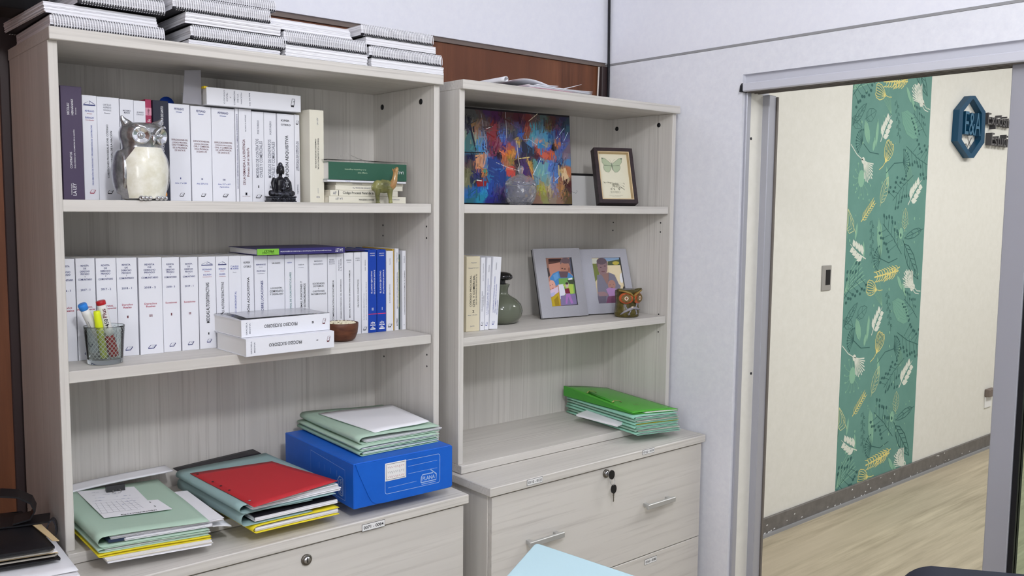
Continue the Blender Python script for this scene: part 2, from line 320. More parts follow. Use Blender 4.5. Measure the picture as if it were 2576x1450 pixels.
def cabinet(label, x0, x1, lock_uv, labels, handles):
    t = thing('drawer_cabinet', label, 'cabinet', (x0, 1.75, 0), group='pale laminate drawer cabinets')
    T = Matrix.Translation((-x0, -1.75, 0))
    def B(name, a, mat, par=None, ch=.0012, lab=None):
        m = MB(T); m.box(*a, mat, ch); return m.build(name, par or t, label=lab)
    top = B('top_board', (x0, x1, 1.744, YB, ZB-.024, ZB), 'laminate_level', ch=.002)
    B('side_panel', (x0+.010, x0+.028, 1.768, YB-.01, 0, ZB-.0245), 'laminate_upright'); B('side_panel', (x1-.030, x1-.012, 1.768, YB-.01, 0, ZB-.0245), 'laminate_upright')
    B('back_panel', (x0+.028, x1-.030, YB-.02, YB-.01, 0, ZB-.0245), 'laminate_upright'); B('plinth', (x0+.028, x1-.030, 1.80, 1.815, 0, .06), 'laminate_level')
    d1 = B('drawer', (x0+.011, x1-.013, 1.750, 1.767, .3935, ZB-.028), 'laminate_drawer')
    d2 = B('drawer', (x0+.011, x1-.013, 1.750, 1.767, .062, .3905), 'laminate_drawer')
    B('drawer_box', (x0+.035, x1-.036, 1.768, 2.15, .42, .66), 'laminate_level', d1); B('drawer_box', (x0+.035, x1-.036, 1.768, 2.15, .09, .36), 'laminate_level', d2)
    for (txt, cu, cv, w, h, yy, par) in labels:
        p = gY(cu, cv, yy-.0004); m = MB(T)
        m.box(p.x-w/2, p.x+w/2, yy-.0006, yy, p.z-h/2, p.z+h/2, 'ink'); m.box(p.x-w/2+.0008, p.x+w/2-.0008, yy-.0009, yy-.0003, p.z-h/2+.0008, p.z+h/2-.0008, 'label_white')
        m.text(txt, (p.x, yy-.0013, p.z), EX, EZ, w*.86, h*.46, 'ink'); m.build('number_label', {'top': top, 'd1': d1, 'd2': d2}[par], label='white sticker reading '+txt)
    for (cu, cv, par) in handles:
        p = gY(cu, cv, 1.728); m = MB(T)
        m.box(p.x-.064, p.x+.064, 1.722, 1.732, p.z-.0075, p.z+.0075, 'brushed_handle', .0015)
        for sx in (-.05, .05): m.box(p.x+sx-.006, p.x+sx+.006, 1.730, 1.751, p.z-.005, p.z+.005, 'brushed_handle')
        m.build('handle', {'d1': d1, 'd2': d2}[par], label='brushed metal bar handle')
    p = gY(*lock_uv, 1.748); m = MB(T)
    m.tube([(p.x, 1.751, p.z), (p.x, 1.746, p.z), (p.x, 1.7445, p.z)], [.0125, .0125, .0105], 'steel_dark', 24)
    m.tube([(p.x, 1.7448, p.z), (p.x, 1.7430, p.z)], .0078, 'steel', 20); m.box(p.x-.0010, p.x+.0010, 1.7424, 1.7432, p.z-.005, p.z+.005, 'black_plastic')
    m.build('lock', d1, label='round metal drawer lock')
    return t, p
cl, pl = cabinet('drawer cabinet under the left bookcase, marked 0071 - 0084', .438, 1.343, (771, 1409), [('0071 - 0084', 939.5, 1323, .062, .0165, 1.744, 'top')], [(500, 1680, 'd1'), (1000, 1550, 'd1')])
cr_, pr = cabinet('drawer cabinet under the right bookcase, marked 0110 - 0121', 1.412, 2.305, (1525, 1192),
    [('0110 - 0121', 1345.5, 1211, .056, .016, 1.744, 'top'), ('0122 - 0139', 1631.5, 1136, .054, .0145, 1.744, 'top'), ('0162 - 0180', 1637, 1410.5, .056, .0175, 1.750, 'd2')],
    [(1663, 1266, 'd1'), (1375, 1358, 'd1')])
# ------------------------------------------------------------------ books
M('page', (226, 220, 206), .8); M('page_white', (232, 231, 230), .8)
M('cover_white', (232, 233, 240), .45); M('cover_cream', (226, 222, 206), .55); M('cover_oldcream', (222, 212, 184), .6)
M('cover_purple', (80, 68, 94), .5); M('cover_red', (166, 52, 88), .5); M('cover_navy', (40, 42, 58), .5); M('cover_blue', (24, 66, 168), .4)
M('cover_gold', (206, 170, 70), .5); M('cover_darkgreen', (44, 72, 62), .5); M('cover_violet', (56, 50, 112), .4); M('lime', (128, 190, 66), .5)
M('cover_green', (52, 94, 76), .3); M('orange', (228, 158, 84), .5); M('pink', (218, 150, 170), .5); M('magenta', (196, 60, 110), .5)
M('card_grey', (150, 149, 156), .6); M('yellow_tab', (236, 206, 40), .5)
M('clear_film', (255, 255, 255), .08, trans=1, ior=1.03, spec=.8)
def mark(m, kind, o, ux, uy, w, h, mat):
    o = Vector(o)
    if kind == '#logo':
        a = ux*w; b = uy*h; P = lambda x, y: o+a*x+b*y
        m.poly([P(-.5, -.28), P(-.47, -.5), P(.16, -.5), P(.2, -.28)], mat)
        for q, r in (((-.5, -.3), (-.18, .5)), ((-.18, .5), (.5, .5)), ((.5, .5), (.2, -.3)), ((.16, -.5), (.5, .38)), ((.0, .1), (.3, .25))):
            d = .035; m.poly([P(q[0]-d, q[1]), P(q[0]+d, q[1]-d), P(r[0]+d, r[1]-d), P(r[0]-d, r[1])], mat)
    elif kind == '#tri':
        P = lambda x, y: o+ux*w*x+uy*h*y
        for q, r in (((-.46, -.2), (0, .5)), ((0, .5), (.46, -.2)), ((0, .5), (0, -.1))):
            d = .03; m.poly([P(q[0], q[1]-d*2), P(q[0], q[1]+d*2), P(r[0]+d*.8, r[1]+d), P(r[0]-d*.8, r[1]-d)], mat)
        m.poly([P(-.5, -.5), P(.5, -.5), P(.46, -.28), P(-.46, -.28)], mat)
    elif kind == '#bar': m.poly([o-ux*w/2-uy*h/2, o+ux*w/2-uy*h/2, o+ux*w/2+uy*h/2, o-ux*w/2+uy*h/2], mat)
    elif kind == '#circ': m.poly([o+ux*w/2*math.cos(2*PI*k/24)+uy*w/2*math.sin(2*PI*k/24) for k in range(24)], mat)
    elif kind == '#scale':
        P = lambda x, y: o+ux*w*x+uy*h*y
        def st(x0, y0, x1, y1): m.poly([P(x0, y0), P(x1, y0), P(x1, y1), P(x0, y1)], mat)
        st(-.05, -.2, .05, .5); st(-.4, .3, .4, .38); st(-.5, -.02, -.14, .08); st(.14, -.02, .5, .08); st(-.3, -.28, .3, -.2); st(-.5, -.5, .5, -.34)
        for sx in (-.32, .32): m.poly([P(sx-.15, .06), P(sx-.11, .06), P(sx+.02, .32), P(sx-.02, .32)], mat); m.poly([P(sx+.11, .06), P(sx+.15, .06), P(sx+.02, .32), P(sx-.02, .32)], mat)
def spine_marks(m, texts, t, h, y):
    for (s, fu, fv, fw, fh, rot, col) in texts:
        ux, uy = {0: (EX, EZ), 90: (EZ, -EX), 180: (-EX, -EZ), 270: (-EZ, EX)}[rot]
        w = fw*(t if rot in (0, 180) else h); hh = fh*(h if rot in (0, 180) else t); o = (fu*t, y, fv*h)
        if s.startswith('#'): mark(m, s, o, ux, uy, w, hh, col)
        else: m.text(s, o, ux, uy, w, hh, col)
BOOK_N = [0]
def book(label, loc, t, h, d, col='cover_white', texts=(), lying=False, rot=(0, 0, 0), group=None, page='page_white', name='book', extra=None):
    th = thing(name, label, 'book', loc, rot, group); c = .0013; m = MB()
    m.box(0, t, 0, c, 0, h, col, .0009)
    if lying: m.box(0, t, .0006, d, 0, c, col); m.box(0, t, .0006, d, h-c, h, col)
    else: m.box(0, c, .0006, d, 0, h, col); m.box(t-c, t, .0006, d, 0, h, col)
    spine_marks(m, texts, t, h, -.0004); m.build('cover', th)
    m = MB()
    if lying: m.box(.002, t-.002, c, d-.003, c, h-c, page)
    else: m.box(c, t-c, c, d-.003, .0015, h-.0015, page)
    m.build('page_block', th); return th
LG = lambda col='ink', fv=.065, fu=.5, fw=.34: ('#logo', fu, fv, fw, .038, 0, col)
def row(specs, Yf, zs, vb, group, d=.155):
    """specs: left px, right px (at the book's foot), top px, label, colour, texts[, opts]"""
    for sp in specs:
        xl, xr, yt, label, col, texts = sp[:6]; op = sp[6] if len(sp) > 6 else {}
        v = vb(xl) if callable(vb) else vb; Y = Yf+op.get('dy', rnd.uniform(-.002, .002))
        x0 = gY(xl, v, Yf).x; x1 = gY(xr, v, Yf).x; zt = gY(xl-4, yt, Y).z
        book(label, (x0+.0003, Y, zs+.0002), x1-x0-.0006, zt-zs, min(op.get('d', d), YI-Y-.002), col, texts, group=group, page=op.get('page', 'page_white'), rot=(0, op.get('lean', 0), 0))
def pey(n, arts, extra=()):
    L = ('EXPLICACIONES DEL', 'CÓDIGO PROCESAL', 'CIVIL Y COMERCIAL', 'DE LA PROVINCIA', 'DE SANTA FE'); F = (.78, .72, .76, .68, .5)
    return [('PEYRANO', .5, .948, .45, .024, 0, 'ink_navy'), ('Director', .5, .918, .28, .013, 0, 'ink_blue')]+[(L[i], .5, .632-.027*i, F[i], .018, 0, 'ink_maroon') for i in range(5)]+[
        (n, .5, .235, .03*len(n)+.01, .018, 0, 'ink_navy'), (arts, .5, .186, .55, .016, 0, 'ink_blue'), LG('ink', .065, .55, .24)]+list(extra)
MEDI = lambda n: [('#tri', .5, .925, .7, .04, 0, 'ink_navy'), ('PEYRANO', .5, .862, .55, .018, 0, 'ink_blue'), ('Director', .5, .84, .3, .009, 0, 'ink_red'), ('EGUREN', .5, .805, .46, .017, 0, 'ink_blue'), ('Coordinadora', .5, .782, .54, .009, 0, 'ink_red'),
    ('MEDIDAS AUTOSATISFACTIVAS', .5, .5, .44, .2, 90, 'ink'), (n, .52, .165, .035*len(n)+.03, .024, 0, 'ink'), LG('ink_navy', .085, .55, .3)]
MODE = lambda n: [('PORTORERO', .52, .83, .15, .15, 90, 'ink_grey'), ('MODELOS DE CONTRATOS', .42, .485, .43, .25, 90, 'ink_grey'), ('CIVILES Y COMERCIALES', .73, .475, .405, .25, 90, 'ink_grey'), (n, .5, .17, .06*len(n)+.02, .028, 0, 'ink'), LG('ink', .06, .5, .5)]
KIPE = [('KIPER', .47, .925, .5, .022, 0, 'ink'), ('OTERO', .5, .878, .58, .022, 0, 'ink'), ('PRESCRIPCIÓN ADQUISITIVA', .54, .45, .62, .26, 90, 'ink'), LG('ink')]
topA = 'white law books on the top shelf of the left bookcase'
row([
 (159.5, 212.8, 215, 'tall dark purple book at the left end of the top shelf', 'cover_purple', [('NICOLAU', .33, .80, .1, .12, 90, 'ink_white'), ('HERNÁNDEZ', .52, .818, .14, .12, 90, 'ink_white'), ('Directores', .69, .785, .06, .05, 90, 'ink_white'), ('CONTRATOS', .40, .35, .145, .11, 90, 'ink_white'), ('EN EL CÓDIGO CIVIL Y COMERCIAL DE LA NACIÓN', .57, .45, .34, .08, 90, 'ink_white'), ('THOMSON REUTERS', .38, .093, .1, .05, 90, 'ink_white'), ('LA LEY', .52, .093, .11, .17, 90, 'ink_white')], {'dy': -.004}),
 (213.2, 250.2, 239, 'white book with blue spine lettering right of the purple book', 'cover_white', [('#tri', .5, .925, .85, .045, 0, 'ink_navy'), ('PEYRANO', .5, .85, .62, .018, 0, 'ink_blue'), ('Director', .5, .826, .36, .01, 0, 'ink_red'), ('BARACAT', .5, .788, .6, .018, 0, 'ink_blue'), ('Coordinador', .5, .765, .6, .01, 0, 'ink_red'), ('PROHIBICIÓN DE INNOVAR Y PROHIBICIÓN DE CONTRATAR', .58, .43, .575, .13, 90, 'ink_blue'), LG('ink_red', .08, .55, .4)]),
 (250.6, 306.8, 243, 'wide white book reading CUESTIONES PROCESALES left of the silver owl', 'cover_white', [('ORTELLS', .46, .925, .36, .017, 0, 'ink_grey'), ('ALFREDO', .46, .9, .36, .017, 0, 'ink_grey'), ('GONZÁLEZ', .46, .876, .36, .017, 0, 'ink_grey'), ('Director', .46, .845, .28, .014, 0, 'ink_grey'), ('CUESTIONES PROCESALES DEL CÓDIGO', .42, .475, .52, .1, 90, 'ink'), ('CIVIL Y COMERCIAL DE LA NACIÓN', .59, .445, .46, .1, 90, 'ink'), LG('ink', .08, .5, .26)]),
 (307.2, 341.8, 249, 'white book rising directly behind the left ear of the silver owl', 'cover_white', [('MÁXIMO', .5, .89, .56, .018, 0, 'ink_grey'), ('MASSI', .5, .868, .42, .018, 0, 'ink_grey')]),
 (342.2, 372.3, 253, 'narrow white book beside the red spine behind the silver owl', 'cover_white', [('ALVARADO', .55, .885, .6, .017, 0, 'ink_grey'), ('Director', .55, .864, .6, .014, 0, 'ink_grey')]),
 (372.8, 388.6, 250, 'red and pink spined book behind the silver owl', 'cover_red', [('#bar', .5, .88, 1.0, .075, 0, 'pink'), ('Código', .5, .88, .06, .4, 90, 'ink_red'), ('Santa Fe', .55, .76, .09, .5, 90, 'ink_white')], {'dy': .004}),
 (389.4, 428.4, 252, 'dark navy book with an orange disc low on its spine', 'cover_navy', [('VÍCTOR DE SANTO', .56, .85, .19, .2, 90, 'ink_white'), ('ESCRITOS JUDICIALES', .62, .46, .36, .22, 90, 'ink_white'), ('#circ', .47, .062, .66, .1, 0, 'orange'), ('dyd', .47, .062, .42, .03, 0, 'ink_white')]),
 (429, 482, 260, 'white book EXPLICACIONES DEL CÓDIGO PROCESAL, volume I', 'cover_white', pey('I', 'Arts. 1º a 228')),
 (483, 534.5, 266, 'white book EXPLICACIONES DEL CÓDIGO PROCESAL, volume II', 'cover_white', pey('II', 'Arts. 229 a 516')),
 (535.5, 593.5, 270.5, 'white book EXPLICACIONES DEL CÓDIGO PROCESAL, volume III', 'cover_white', pey('III', 'Arts. 517 a 697', [('Apéndice', .5, .155, .42, .016, 0, 'ink_blue')])),
 (594.2, 602.2, 273, 'very thin white booklet with a navy line of lettering along its spine', 'cover_white', [('EXPLICACIONES COMPLEMENTARIAS DEL CÓDIGO PROCESAL CIVIL Y COMERCIAL DE LA PROVINCIA DE SANTA FE', .5, .54, .8, .45, 90, 'ink_navy')]),
 (603.2, 635, 273.5, 'white book reading DE LA DEMANDA A LA SENTENCIA', 'cover_white', [('RICARDO A. ANTUNAZ', .52, .85, .18, .1, 90, 'ink_grey'), ('DE LA DEMANDA A LA SENTENCIA', .36, .43, .49, .2, 90, 'ink_maroon'), ('Proceso civil en Santa Fe', .68, .43, .31, .2, 90, 'ink_maroon'), ('#bar', .5, .085, .16, .03, 0, 'ink_grey'), ('#bar', .5, .086, .1, .02, 0, 'cover_white'), ('Librería Cívica', .5, .06, .62, .008, 0, 'ink_maroon')]),
 (635.8, 666.2, 280, 'white book MODELOS DE CONTRATOS, volume I', 'cover_white', MODE('I')),
 (667, 698, 282.5, 'white book MODELOS DE CONTRATOS, second volume, half behind the seated figurine', 'cover_white', MODE('II')),
 (699, 741.5, 285.5, 'white book PRESCRIPCIÓN ADQUISITIVA behind the head of the seated figurine', 'cover_white', KIPE),
 (742.2, 755.2, 288, 'slim white book whose spine lettering reads downwards right of the seated figurine', 'cover_white', [('#logo', .55, .91, .6, .045, 0, 'ink'), ('APLICACIÓN EXORBITANTE', .72, .53, .34, .34, 270, 'ink_grey'), ('DE NORMAS DE CONSUMO', .38, .53, .33, .34, 270, 'ink_grey'), ('Casadío', .55, .15, .11, .3, 270, 'ink_grey')]),
], 2.03, 1.460, 500, topA)
row([(780.5, 816.3, 275.5, 'cream book standing alone at the right end of the top row', 'cover_cream', [('LA LEY', .55, .88, .08, .1, 90, 'ink_grey'), ('COMPENDIO DE LEGISLACIÓN DEL', .42, .53, .32, .12, 270, 'ink'), ('TRABAJO Y DE LA SEGURIDAD SOCIAL', .58, .53, .34, .12, 270, 'ink'), ('#bar', .55, .13, .02, .06, 0, 'ink_grey'), ('o', .55, .06, .25, .018, 0, 'ink_grey')], {'dy': 0, 'd': .16})], 1.99, 1.460, 512, topA)
# lying stack at the right end of the top shelf
def flat_book(label, xl, xr, yt, yb, Y, z, d, col, texts, group, page='page_white', rz=0, name='book', zt=None):
    v = (yt+yb)/2; a = gY(xl, v, Y); b = gY(xr, v, Y); h = (zt-z) if zt else gY(xl, yt, Y).z-gY(xl, yb, Y).z
    return book(label, (a.x, Y, z+.0003), b.x-a.x, h, d, col, texts, True, (0, 0, rz), group, page, name), z+h+.0004
gl = 'books lying flat at the right end of the top shelf'
z = 1.460
_, z = flat_book('cream paperback at the bottom of the flat stack under the green book', 828, 1021, 494, 511, 1.965, z, .16, 'cover_cream', [('LA LEY', .12, .62, .09, .3, 180, 'ink_grey'), ('ABOGADO CORRESPONSAL', .47, .5, .2, .26, 180, 'ink'), ('RÉGIMEN', .86, .55, .1, .2, 180, 'ink_grey')], gl, 'page')
_, z = flat_book('cream paperback reading Código Procesal Penal in the flat stack', 831, 1001, 477.5, 492.5, 1.97, z, .16, 'cover_cream', [('AF', .06, .5, .05, .5, 0, 'ink_grey'), ('#bar', .115, .5, .008, .9, 0, 'ink'), ('Código Procesal Penal de la', .40, .5, .45, .55, 0, 'ink')], gl, 'page')
_, z = flat_book('cream paperback with faint upside down lettering, third from the bottom of the flat stack', 844, 1013, 465, 477, 1.975, z, .15, 'cover_cream', [('Poder Judicial de Santa Fe', .42, .5, .35, .4, 180, 'ink_grey')], gl, 'page')
_, z = flat_book('thin cream paperback, fourth from the bottom of the flat stack', 846, 1014, 458, 465, 1.978, z, .15, 'cover_cream', [('Constitución', .3, .5, .14, .4, 180, 'ink_grey')], gl, 'page')
_, z = flat_book('thin white booklet directly under the green book', 824, 1021.5, 451.5, 457, 1.965, z, .16, 'cover_white', [('ley', .25, .5, .06, .4, 0, 'ink_blue')], gl)
gb, z = flat_book('thick green book on top of the flat stack, in a clear sleeve', 826.5, 1023, 405.5, 450.5, 1.962, z, .16, 'cover_green', [('LA LEY', .9, .5, .11, .16, 180, 'ink_white'), ('Código Civil', .42, .42, .12, .1, 180, 'ink_green'), ('de la República Argentina', .33, .6, .27, .09, 180, 'ink_green')], gl)
m = MB(); t_ = gb.children[0].dimensions.x
m.grid(lambda a, b: (t_*(-.02+1.04*a), .0+b*.16, .049+.004*math.sin(5*a)*b+.028*max(0, 1-abs(a-.62)/.24)*b**2), 16, 8, 'clear_film', thick=.0006); m.build('plastic_sleeve', gb, label='clear plastic sleeve, its flap lifted')
# white book lying across the standing ones, with a raised grey flap
wb = book('white book lying flat across the standing books of the top row', (gY(520, 258, 2.012).x, 2.012, gY(560, 270.3, 2.03).z+.0016), gY(757, 286, 2.012).x-gY(520, 258, 2.012).x, .0395, .16, 'cover_white',
  [('CÓDIGO', .175, .52, .8, .016, 90, 'ink_grey'), ('CIVIL', .205, .52, .5, .016, 90, 'ink_grey'), ('Y', .24, .52, .1, .012, 90, 'ink_grey'), ('COMERCIAL', .28, .52, .85, .016, 90, 'ink_grey'), ('DE LA', .315, .52, .5, .014, 90, 'ink_grey'), ('NACIÓN', .35, .52, .65, .016, 90, 'ink_grey'), ('Ley 26.994', .44, .5, .75, .02, 90, 'ink_grey'), ('#logo', .91, .52, .045, .5, 0, 'ink')], True, (0, 0, 0), None)
m = MB(); m.grid(lambda a, b: (-.050+.045*a+.006*b*(1-a), .012+.006*a, .0+b*(.078-.005*(1-a))), 6, 6, 'card_grey', thick=.0); 
m.grid(lambda a, b: (-.050+.045*a+.006*b*(1-a), .0135+.006*a, .0+b*(.078-.005*(1-a))), 6, 6, 'card_grey'); m.build('cover_flap', wb, label='raised grey card flap')
m = MB(); m.box(-.004, .004, .004, .02, .037, .0415, 'yellow_tab'); m.build('page_tab', wb, label='yellow page tab')
m = MB(); m.tube([(0, .0, .0), (0, .003, 0)], .017, 'cover_blue', 24); o = m.build('blue_disc', label='round blue disc peeping up behind the navy book', cat='disc'); p = gY(419.5, 262, 2.12); o.location = p

RV = lambda yr, s1, n='': [('REVISTA', .47, .928, .42, .018, 0, 'ink_navy'), ('DE', .47, .9, .15, .016, 0, 'ink_navy'), ('DERECHO', .47, .872, .5, .018, 0, 'ink_navy'), ('PRIVADO', .47, .846, .45, .018, 0, 'ink_navy'), ('Y', .47, .82, .06, .016, 0, 'ink_navy'), ('COMUNITARIO', .47, .793, .72, .019, 0, 'ink_navy'),
    (yr, .47, .692, .5, .02, 0, 'ink_navy')]+[(a, .48, .525-.028*i, .07*len(a)*.95, .02, 0, 'ink_red') for i, a in enumerate(s1)]+([(n, .48, .4, .05*len(n)+.02, .026, 0, 'ink_maroon')] if n else [])+[LG('ink_navy', .075, .5, .36)]
vb2 = lambda x: 911-(x-175)*.0964
gB = 'law books standing on the middle shelf of the left bookcase'
NAVY, INK, GR = 'ink_navy', 'ink', 'ink_grey'
row([
 (170.5, 197.2, 652, 'white book half hidden behind the left side panel of the middle shelf', 'cover_white', [('REVISTA', .1, .928, .8, .018, 0, NAVY), ('DERECHO', .1, .872, .9, .018, 0, NAVY), ('PRIVADO', .1, .846, .9, .018, 0, NAVY), ('COMUNITARIO', .1, .793, 1.4, .019, 0, NAVY), ('2016 - 3', .1, .692, .9, .02, 0, NAVY), ('Daños', .25, .525, .7, .02, 0, 'ink_red'), ('Reales', .35, .497, .9, .02, 0, 'ink_red')]),
 (198.2, 246.6, 651, 'white REVISTA book marked 2017 - 1, behind the pen glass', 'cover_white', RV('2017 - 1', ('Contratos.', 'Parte especial'), 'I')),
 (248, 299, 650.5, 'white REVISTA book marked 2017 - 2, behind the red capped marker', 'cover_white', RV('2017 - 2', ('Contratos.', 'Parte especial'), 'II')),
 (300.2, 351.8, 649.5, 'white REVISTA book marked 2018 - 1', 'cover_white', RV('2018 - 1', ('Derechos', 'Reales'), 'I')),
 (353.5, 412, 649, 'white REVISTA book marked 2018 - 2, widest of its series', 'cover_white', RV('2018 - 2', ('Derechos', 'Reales'), 'II')),
 (413.2, 457, 648.5, 'white REVISTA book marked 2018 - 3', 'cover_white', RV('2018 - 3', ('Sucesiones',), 'I')),
 (458.6, 502, 648, 'white REVISTA book marked 2019 - 1', 'cover_white', RV('2019 - 1', ('Sucesiones',), 'II')),
 (503, 545.8, 647, 'white book MEDIDAS AUTOSATISFACTIVAS with its whole spine in view', 'cover_white', MEDI('I')),
 (546.3, 578, 646, 'white book MEDIDAS AUTOSATISFACTIVAS partly behind the flat pair of books', 'cover_white', MEDI('II')),
 (578.4, 609.4, 645, 'white book with faint blue lettering left of the second PRESCRIPCIÓN ADQUISITIVA', 'cover_white', [('CLAUDIO', .48, .885, .66, .018, 0, 'ink_blue'), ('M. KIPER', .48, .86, .66, .018, 0, 'ink_blue'), ('Director', .48, .82, .3, .009, 0, GR), ('PROPIEDAD HORIZONTAL', .52, .42, .38, .14, 90, 'ink_blue')]),
 (609.8, 642, 644.5, 'white book PRESCRIPCIÓN ADQUISITIVA on the middle shelf', 'cover_white', KIPE),
 (642.4, 675, 644, 'white book lettered SOBRE LOCACIONES above the flat pair of books', 'cover_white', [('HERNÁNDEZ', .5, .9, .76, .019, 0, NAVY), ('Director', .5, .87, .3, .009, 0, GR), ('FRUSTAGLI', .5, .825, .66, .019, 0, NAVY), ('Coordinadora', .5, .797, .55, .009, 0, GR), ('TRATADO SOBRE LOCACIONES', .56, .44, .55, .19, 90, NAVY)]),
 (676, 718.4, 643.5, 'white book with bold spine title LOCACIÓN, COMODATO Y DESALOJO', 'cover_white', [('SALGADO', .5, .91, .5, .021, 0, INK), ('LOCACIÓN,', .5, .625, .7, .026, 0, INK), ('COMODATO', .5, .588, .8, .026, 0, INK), ('Y DESALOJO', .5, .552, .8, .026, 0, INK)]),
 (719, 743.4, 642.5, 'slim white book with a teal spine title PERSONAL DE CASAS PARTICULARES', 'cover_white', [('OJEDA', .48, .91, .5, .015, 0, 'ink_blue'), ('PERSONAL DE CASAS PARTICULARES', .56, .55, .5, .18, 90, 'ink_teal')]),
 (744, 775.8, 641.5, 'white book with a two line upright title ending EXTRAORDINARIOS', 'cover_white', [('OJEDA', .48, .88, .48, .018, 0, GR), ('Coordinador', .48, .85, .44, .009, 0, GR), ('PROBLEMAS, FUNCIONES Y', .48, .48, .42, .17, 90, INK), ('FUEROS EXTRAORDINARIOS', .73, .46, .4, .17, 90, INK)]),
 (776.2, 778.2, 641, 'sliver thin white booklet in the middle of the middle row', 'cover_white', [('Código', .5, .5, .25, .5, 90, GR)]),
 (778.8, 824.2, 641, 'white book titled SOCIEDADES DE FAMILIA Y CUESTIONES PATRIMONIALES', 'cover_white', [('MARIANO', .5, .918, .44, .019, 0, GR), ('GAGLIARDO', .5, .885, .54, .019, 0, GR), ('SOCIEDADES', .5, .652, .66, .02, 0, INK), ('DE FAMILIA', .5, .622, .58, .02, 0, INK), ('Y', .5, .592, .06, .018, 0, INK), ('CUESTIONES', .5, .56, .66, .02, 0, INK), ('PATRIMONIALES', .5, .528, .84, .02, 0, INK)]),
 (824.8, 846.4, 640, 'white book with upright title COMPENSACIÓN ECONÓMICA', 'cover_white', [('MABEL', .5, .93, .6, .017, 0, GR), ('MOLINA', .5, .905, .66, .017, 0, GR), ('DE JUAN', .5, .88, .66, .017, 0, GR), ('COMPENSACIÓN ECONÓMICA', .6, .44, .49, .22, 90, INK)]),
 (846.8, 864.6, 639, 'slim white book RÉGIMEN PATRIMONIAL DEL MATRIMONIO', 'cover_white', [('FRANCISCO', .35, .86, .13, .16, 90, GR), ('A. M. FERRER', .65, .865, .15, .16, 90, GR), ('RÉGIMEN PATRIMONIAL DEL MATRIMONIO', .6, .45, .48, .16, 90, INK)]),
 (867.5, 890.6, 637, 'white book MANUAL PRÁCTICO DE DERECHO DE FAMILIA', 'cover_white', [('FERRER', .5, .91, .55, .016, 0, GR), ('Director', .5, .885, .4, .009, 0, GR), ('MANUAL PRÁCTICO DE DERECHO DE FAMILIA', .55, .5, .58, .16, 90, INK)]),
 (891.6, 909, 636, 'slim white book PROCESOS COLECTIVOS above the wooden bowl', 'cover_white', [('ANDREA', .5, .93, .64, .014, 0, GR), ('I. ISERN', .5, .905, .6, .014, 0, GR), ('PROCESOS COLECTIVOS', .55, .5, .34, .18, 90, INK)]),
 (909.8, 926.3, 635, 'slim white book with a two line upright title left of the blue pair', 'cover_white', [('DÍAZ CRIADO', .55, .84, .13, .16, 90, GR), ('EL PROCESO EJECUTIVO Y LA', .35, .33, .33, .16, 90, GR), ('EXCEPCIÓN DE INHABILIDAD DE TÍTULO', .68, .4, .47, .16, 90, GR), ('#logo', .5, .06, .6, .045, 0, INK)]),
 (927, 948.2, 629, 'bright blue book EL JUICIO EJECUTIVO, volume II', 'cover_blue', [('ALEJANDRO', .5, .955, .6, .013, 0, 'ink_white'), ('N. ANDINO', .5, .93, .56, .013, 0, 'ink_white'), ('EL JUICIO EJECUTIVO', .42, .61, .27, .22, 90, 'ink_white'), ('DE LA PROVINCIA DE SANTA FE', .74, .61, .29, .15, 90, 'ink_white'), ('II', .5, .285, .16, .034, 0, 'ink_white'), ('#bar', .5, .225, 1.0, .01, 0, 'magenta'), ('#scale', .52, .085, .62, .1, 0, 'ink_white')]),
 (949, 971.2, 629, 'bright blue book EL JUICIO EJECUTIVO, volume I', 'cover_blue', [('ALEJANDRO', .5, .955, .6, .013, 0, 'ink_white'), ('N. ANDINO', .5, .93, .56, .013, 0, 'ink_white'), ('EL JUICIO EJECUTIVO', .4, .61, .27, .22, 90, 'ink_white'), ('DE LA PROVINCIA DE SANTA FE', .72, .61, .29, .15, 90, 'ink_white'), ('I', .55, .285, .05, .034, 0, 'ink_white'), ('#bar', .5, .225, 1.0, .01, 0, 'magenta'), ('#scale', .52, .085, .62, .1, 0, 'ink_white')]),
 (972, 989.2, 632.5, 'white book with a pale grey title right of the blue pair', 'cover_white', [('FALCÓN', .5, .87, .08, .14, 90, GR), ('JUICIO EJECUTIVO', .5, .47, .24, .18, 90, GR), ('#logo', .5, .07, .6, .045, 0, INK)]),
 (989.7, 994.3, 627, 'thin mustard yellow book on the middle shelf', 'cover_gold', [], {'dy': .006}),
 (994.8, 1003.8, 626, 'slim white book beside the mustard one, lettered EJECUCIÓN HIPOTECARIA', 'cover_white', [('Código Fiscal', .5, .89, .12, .3, 90, GR), ('EJECUCIÓN HIPOTECARIA EXTRAJUDICIAL', .55, .49, .45, .32, 90, INK), ('ASTREC', .5, .1, .1, .42, 90, INK)]),
 (1004.5, 1011.4, 641, 'thin dark green book near the right end of the middle shelf', 'cover_darkgreen', [('EJECUCIÓN HIPOTECARIA', .55, .55, .5, .4, 90, 'ink_yellow'), ('z', .55, .92, .4, .02, 0, 'ink_yellow')], {'dy': .01}),
 (1012.5, 1021.5, 631.5, 'slim white book at the right end of the middle row', 'cover_white', [('CASIELLO', .5, .89, .09, .28, 90, GR), ('CUANTIFICACIÓN ECONÓMICA. EL DINERO', .55, .47, .56, .3, 90, INK), ('V.', .5, .06, .3, .015, 0, INK)]),
], 2.025, 1.118, vb2, gB)
ztB = gY(700, 643, 2.025).z
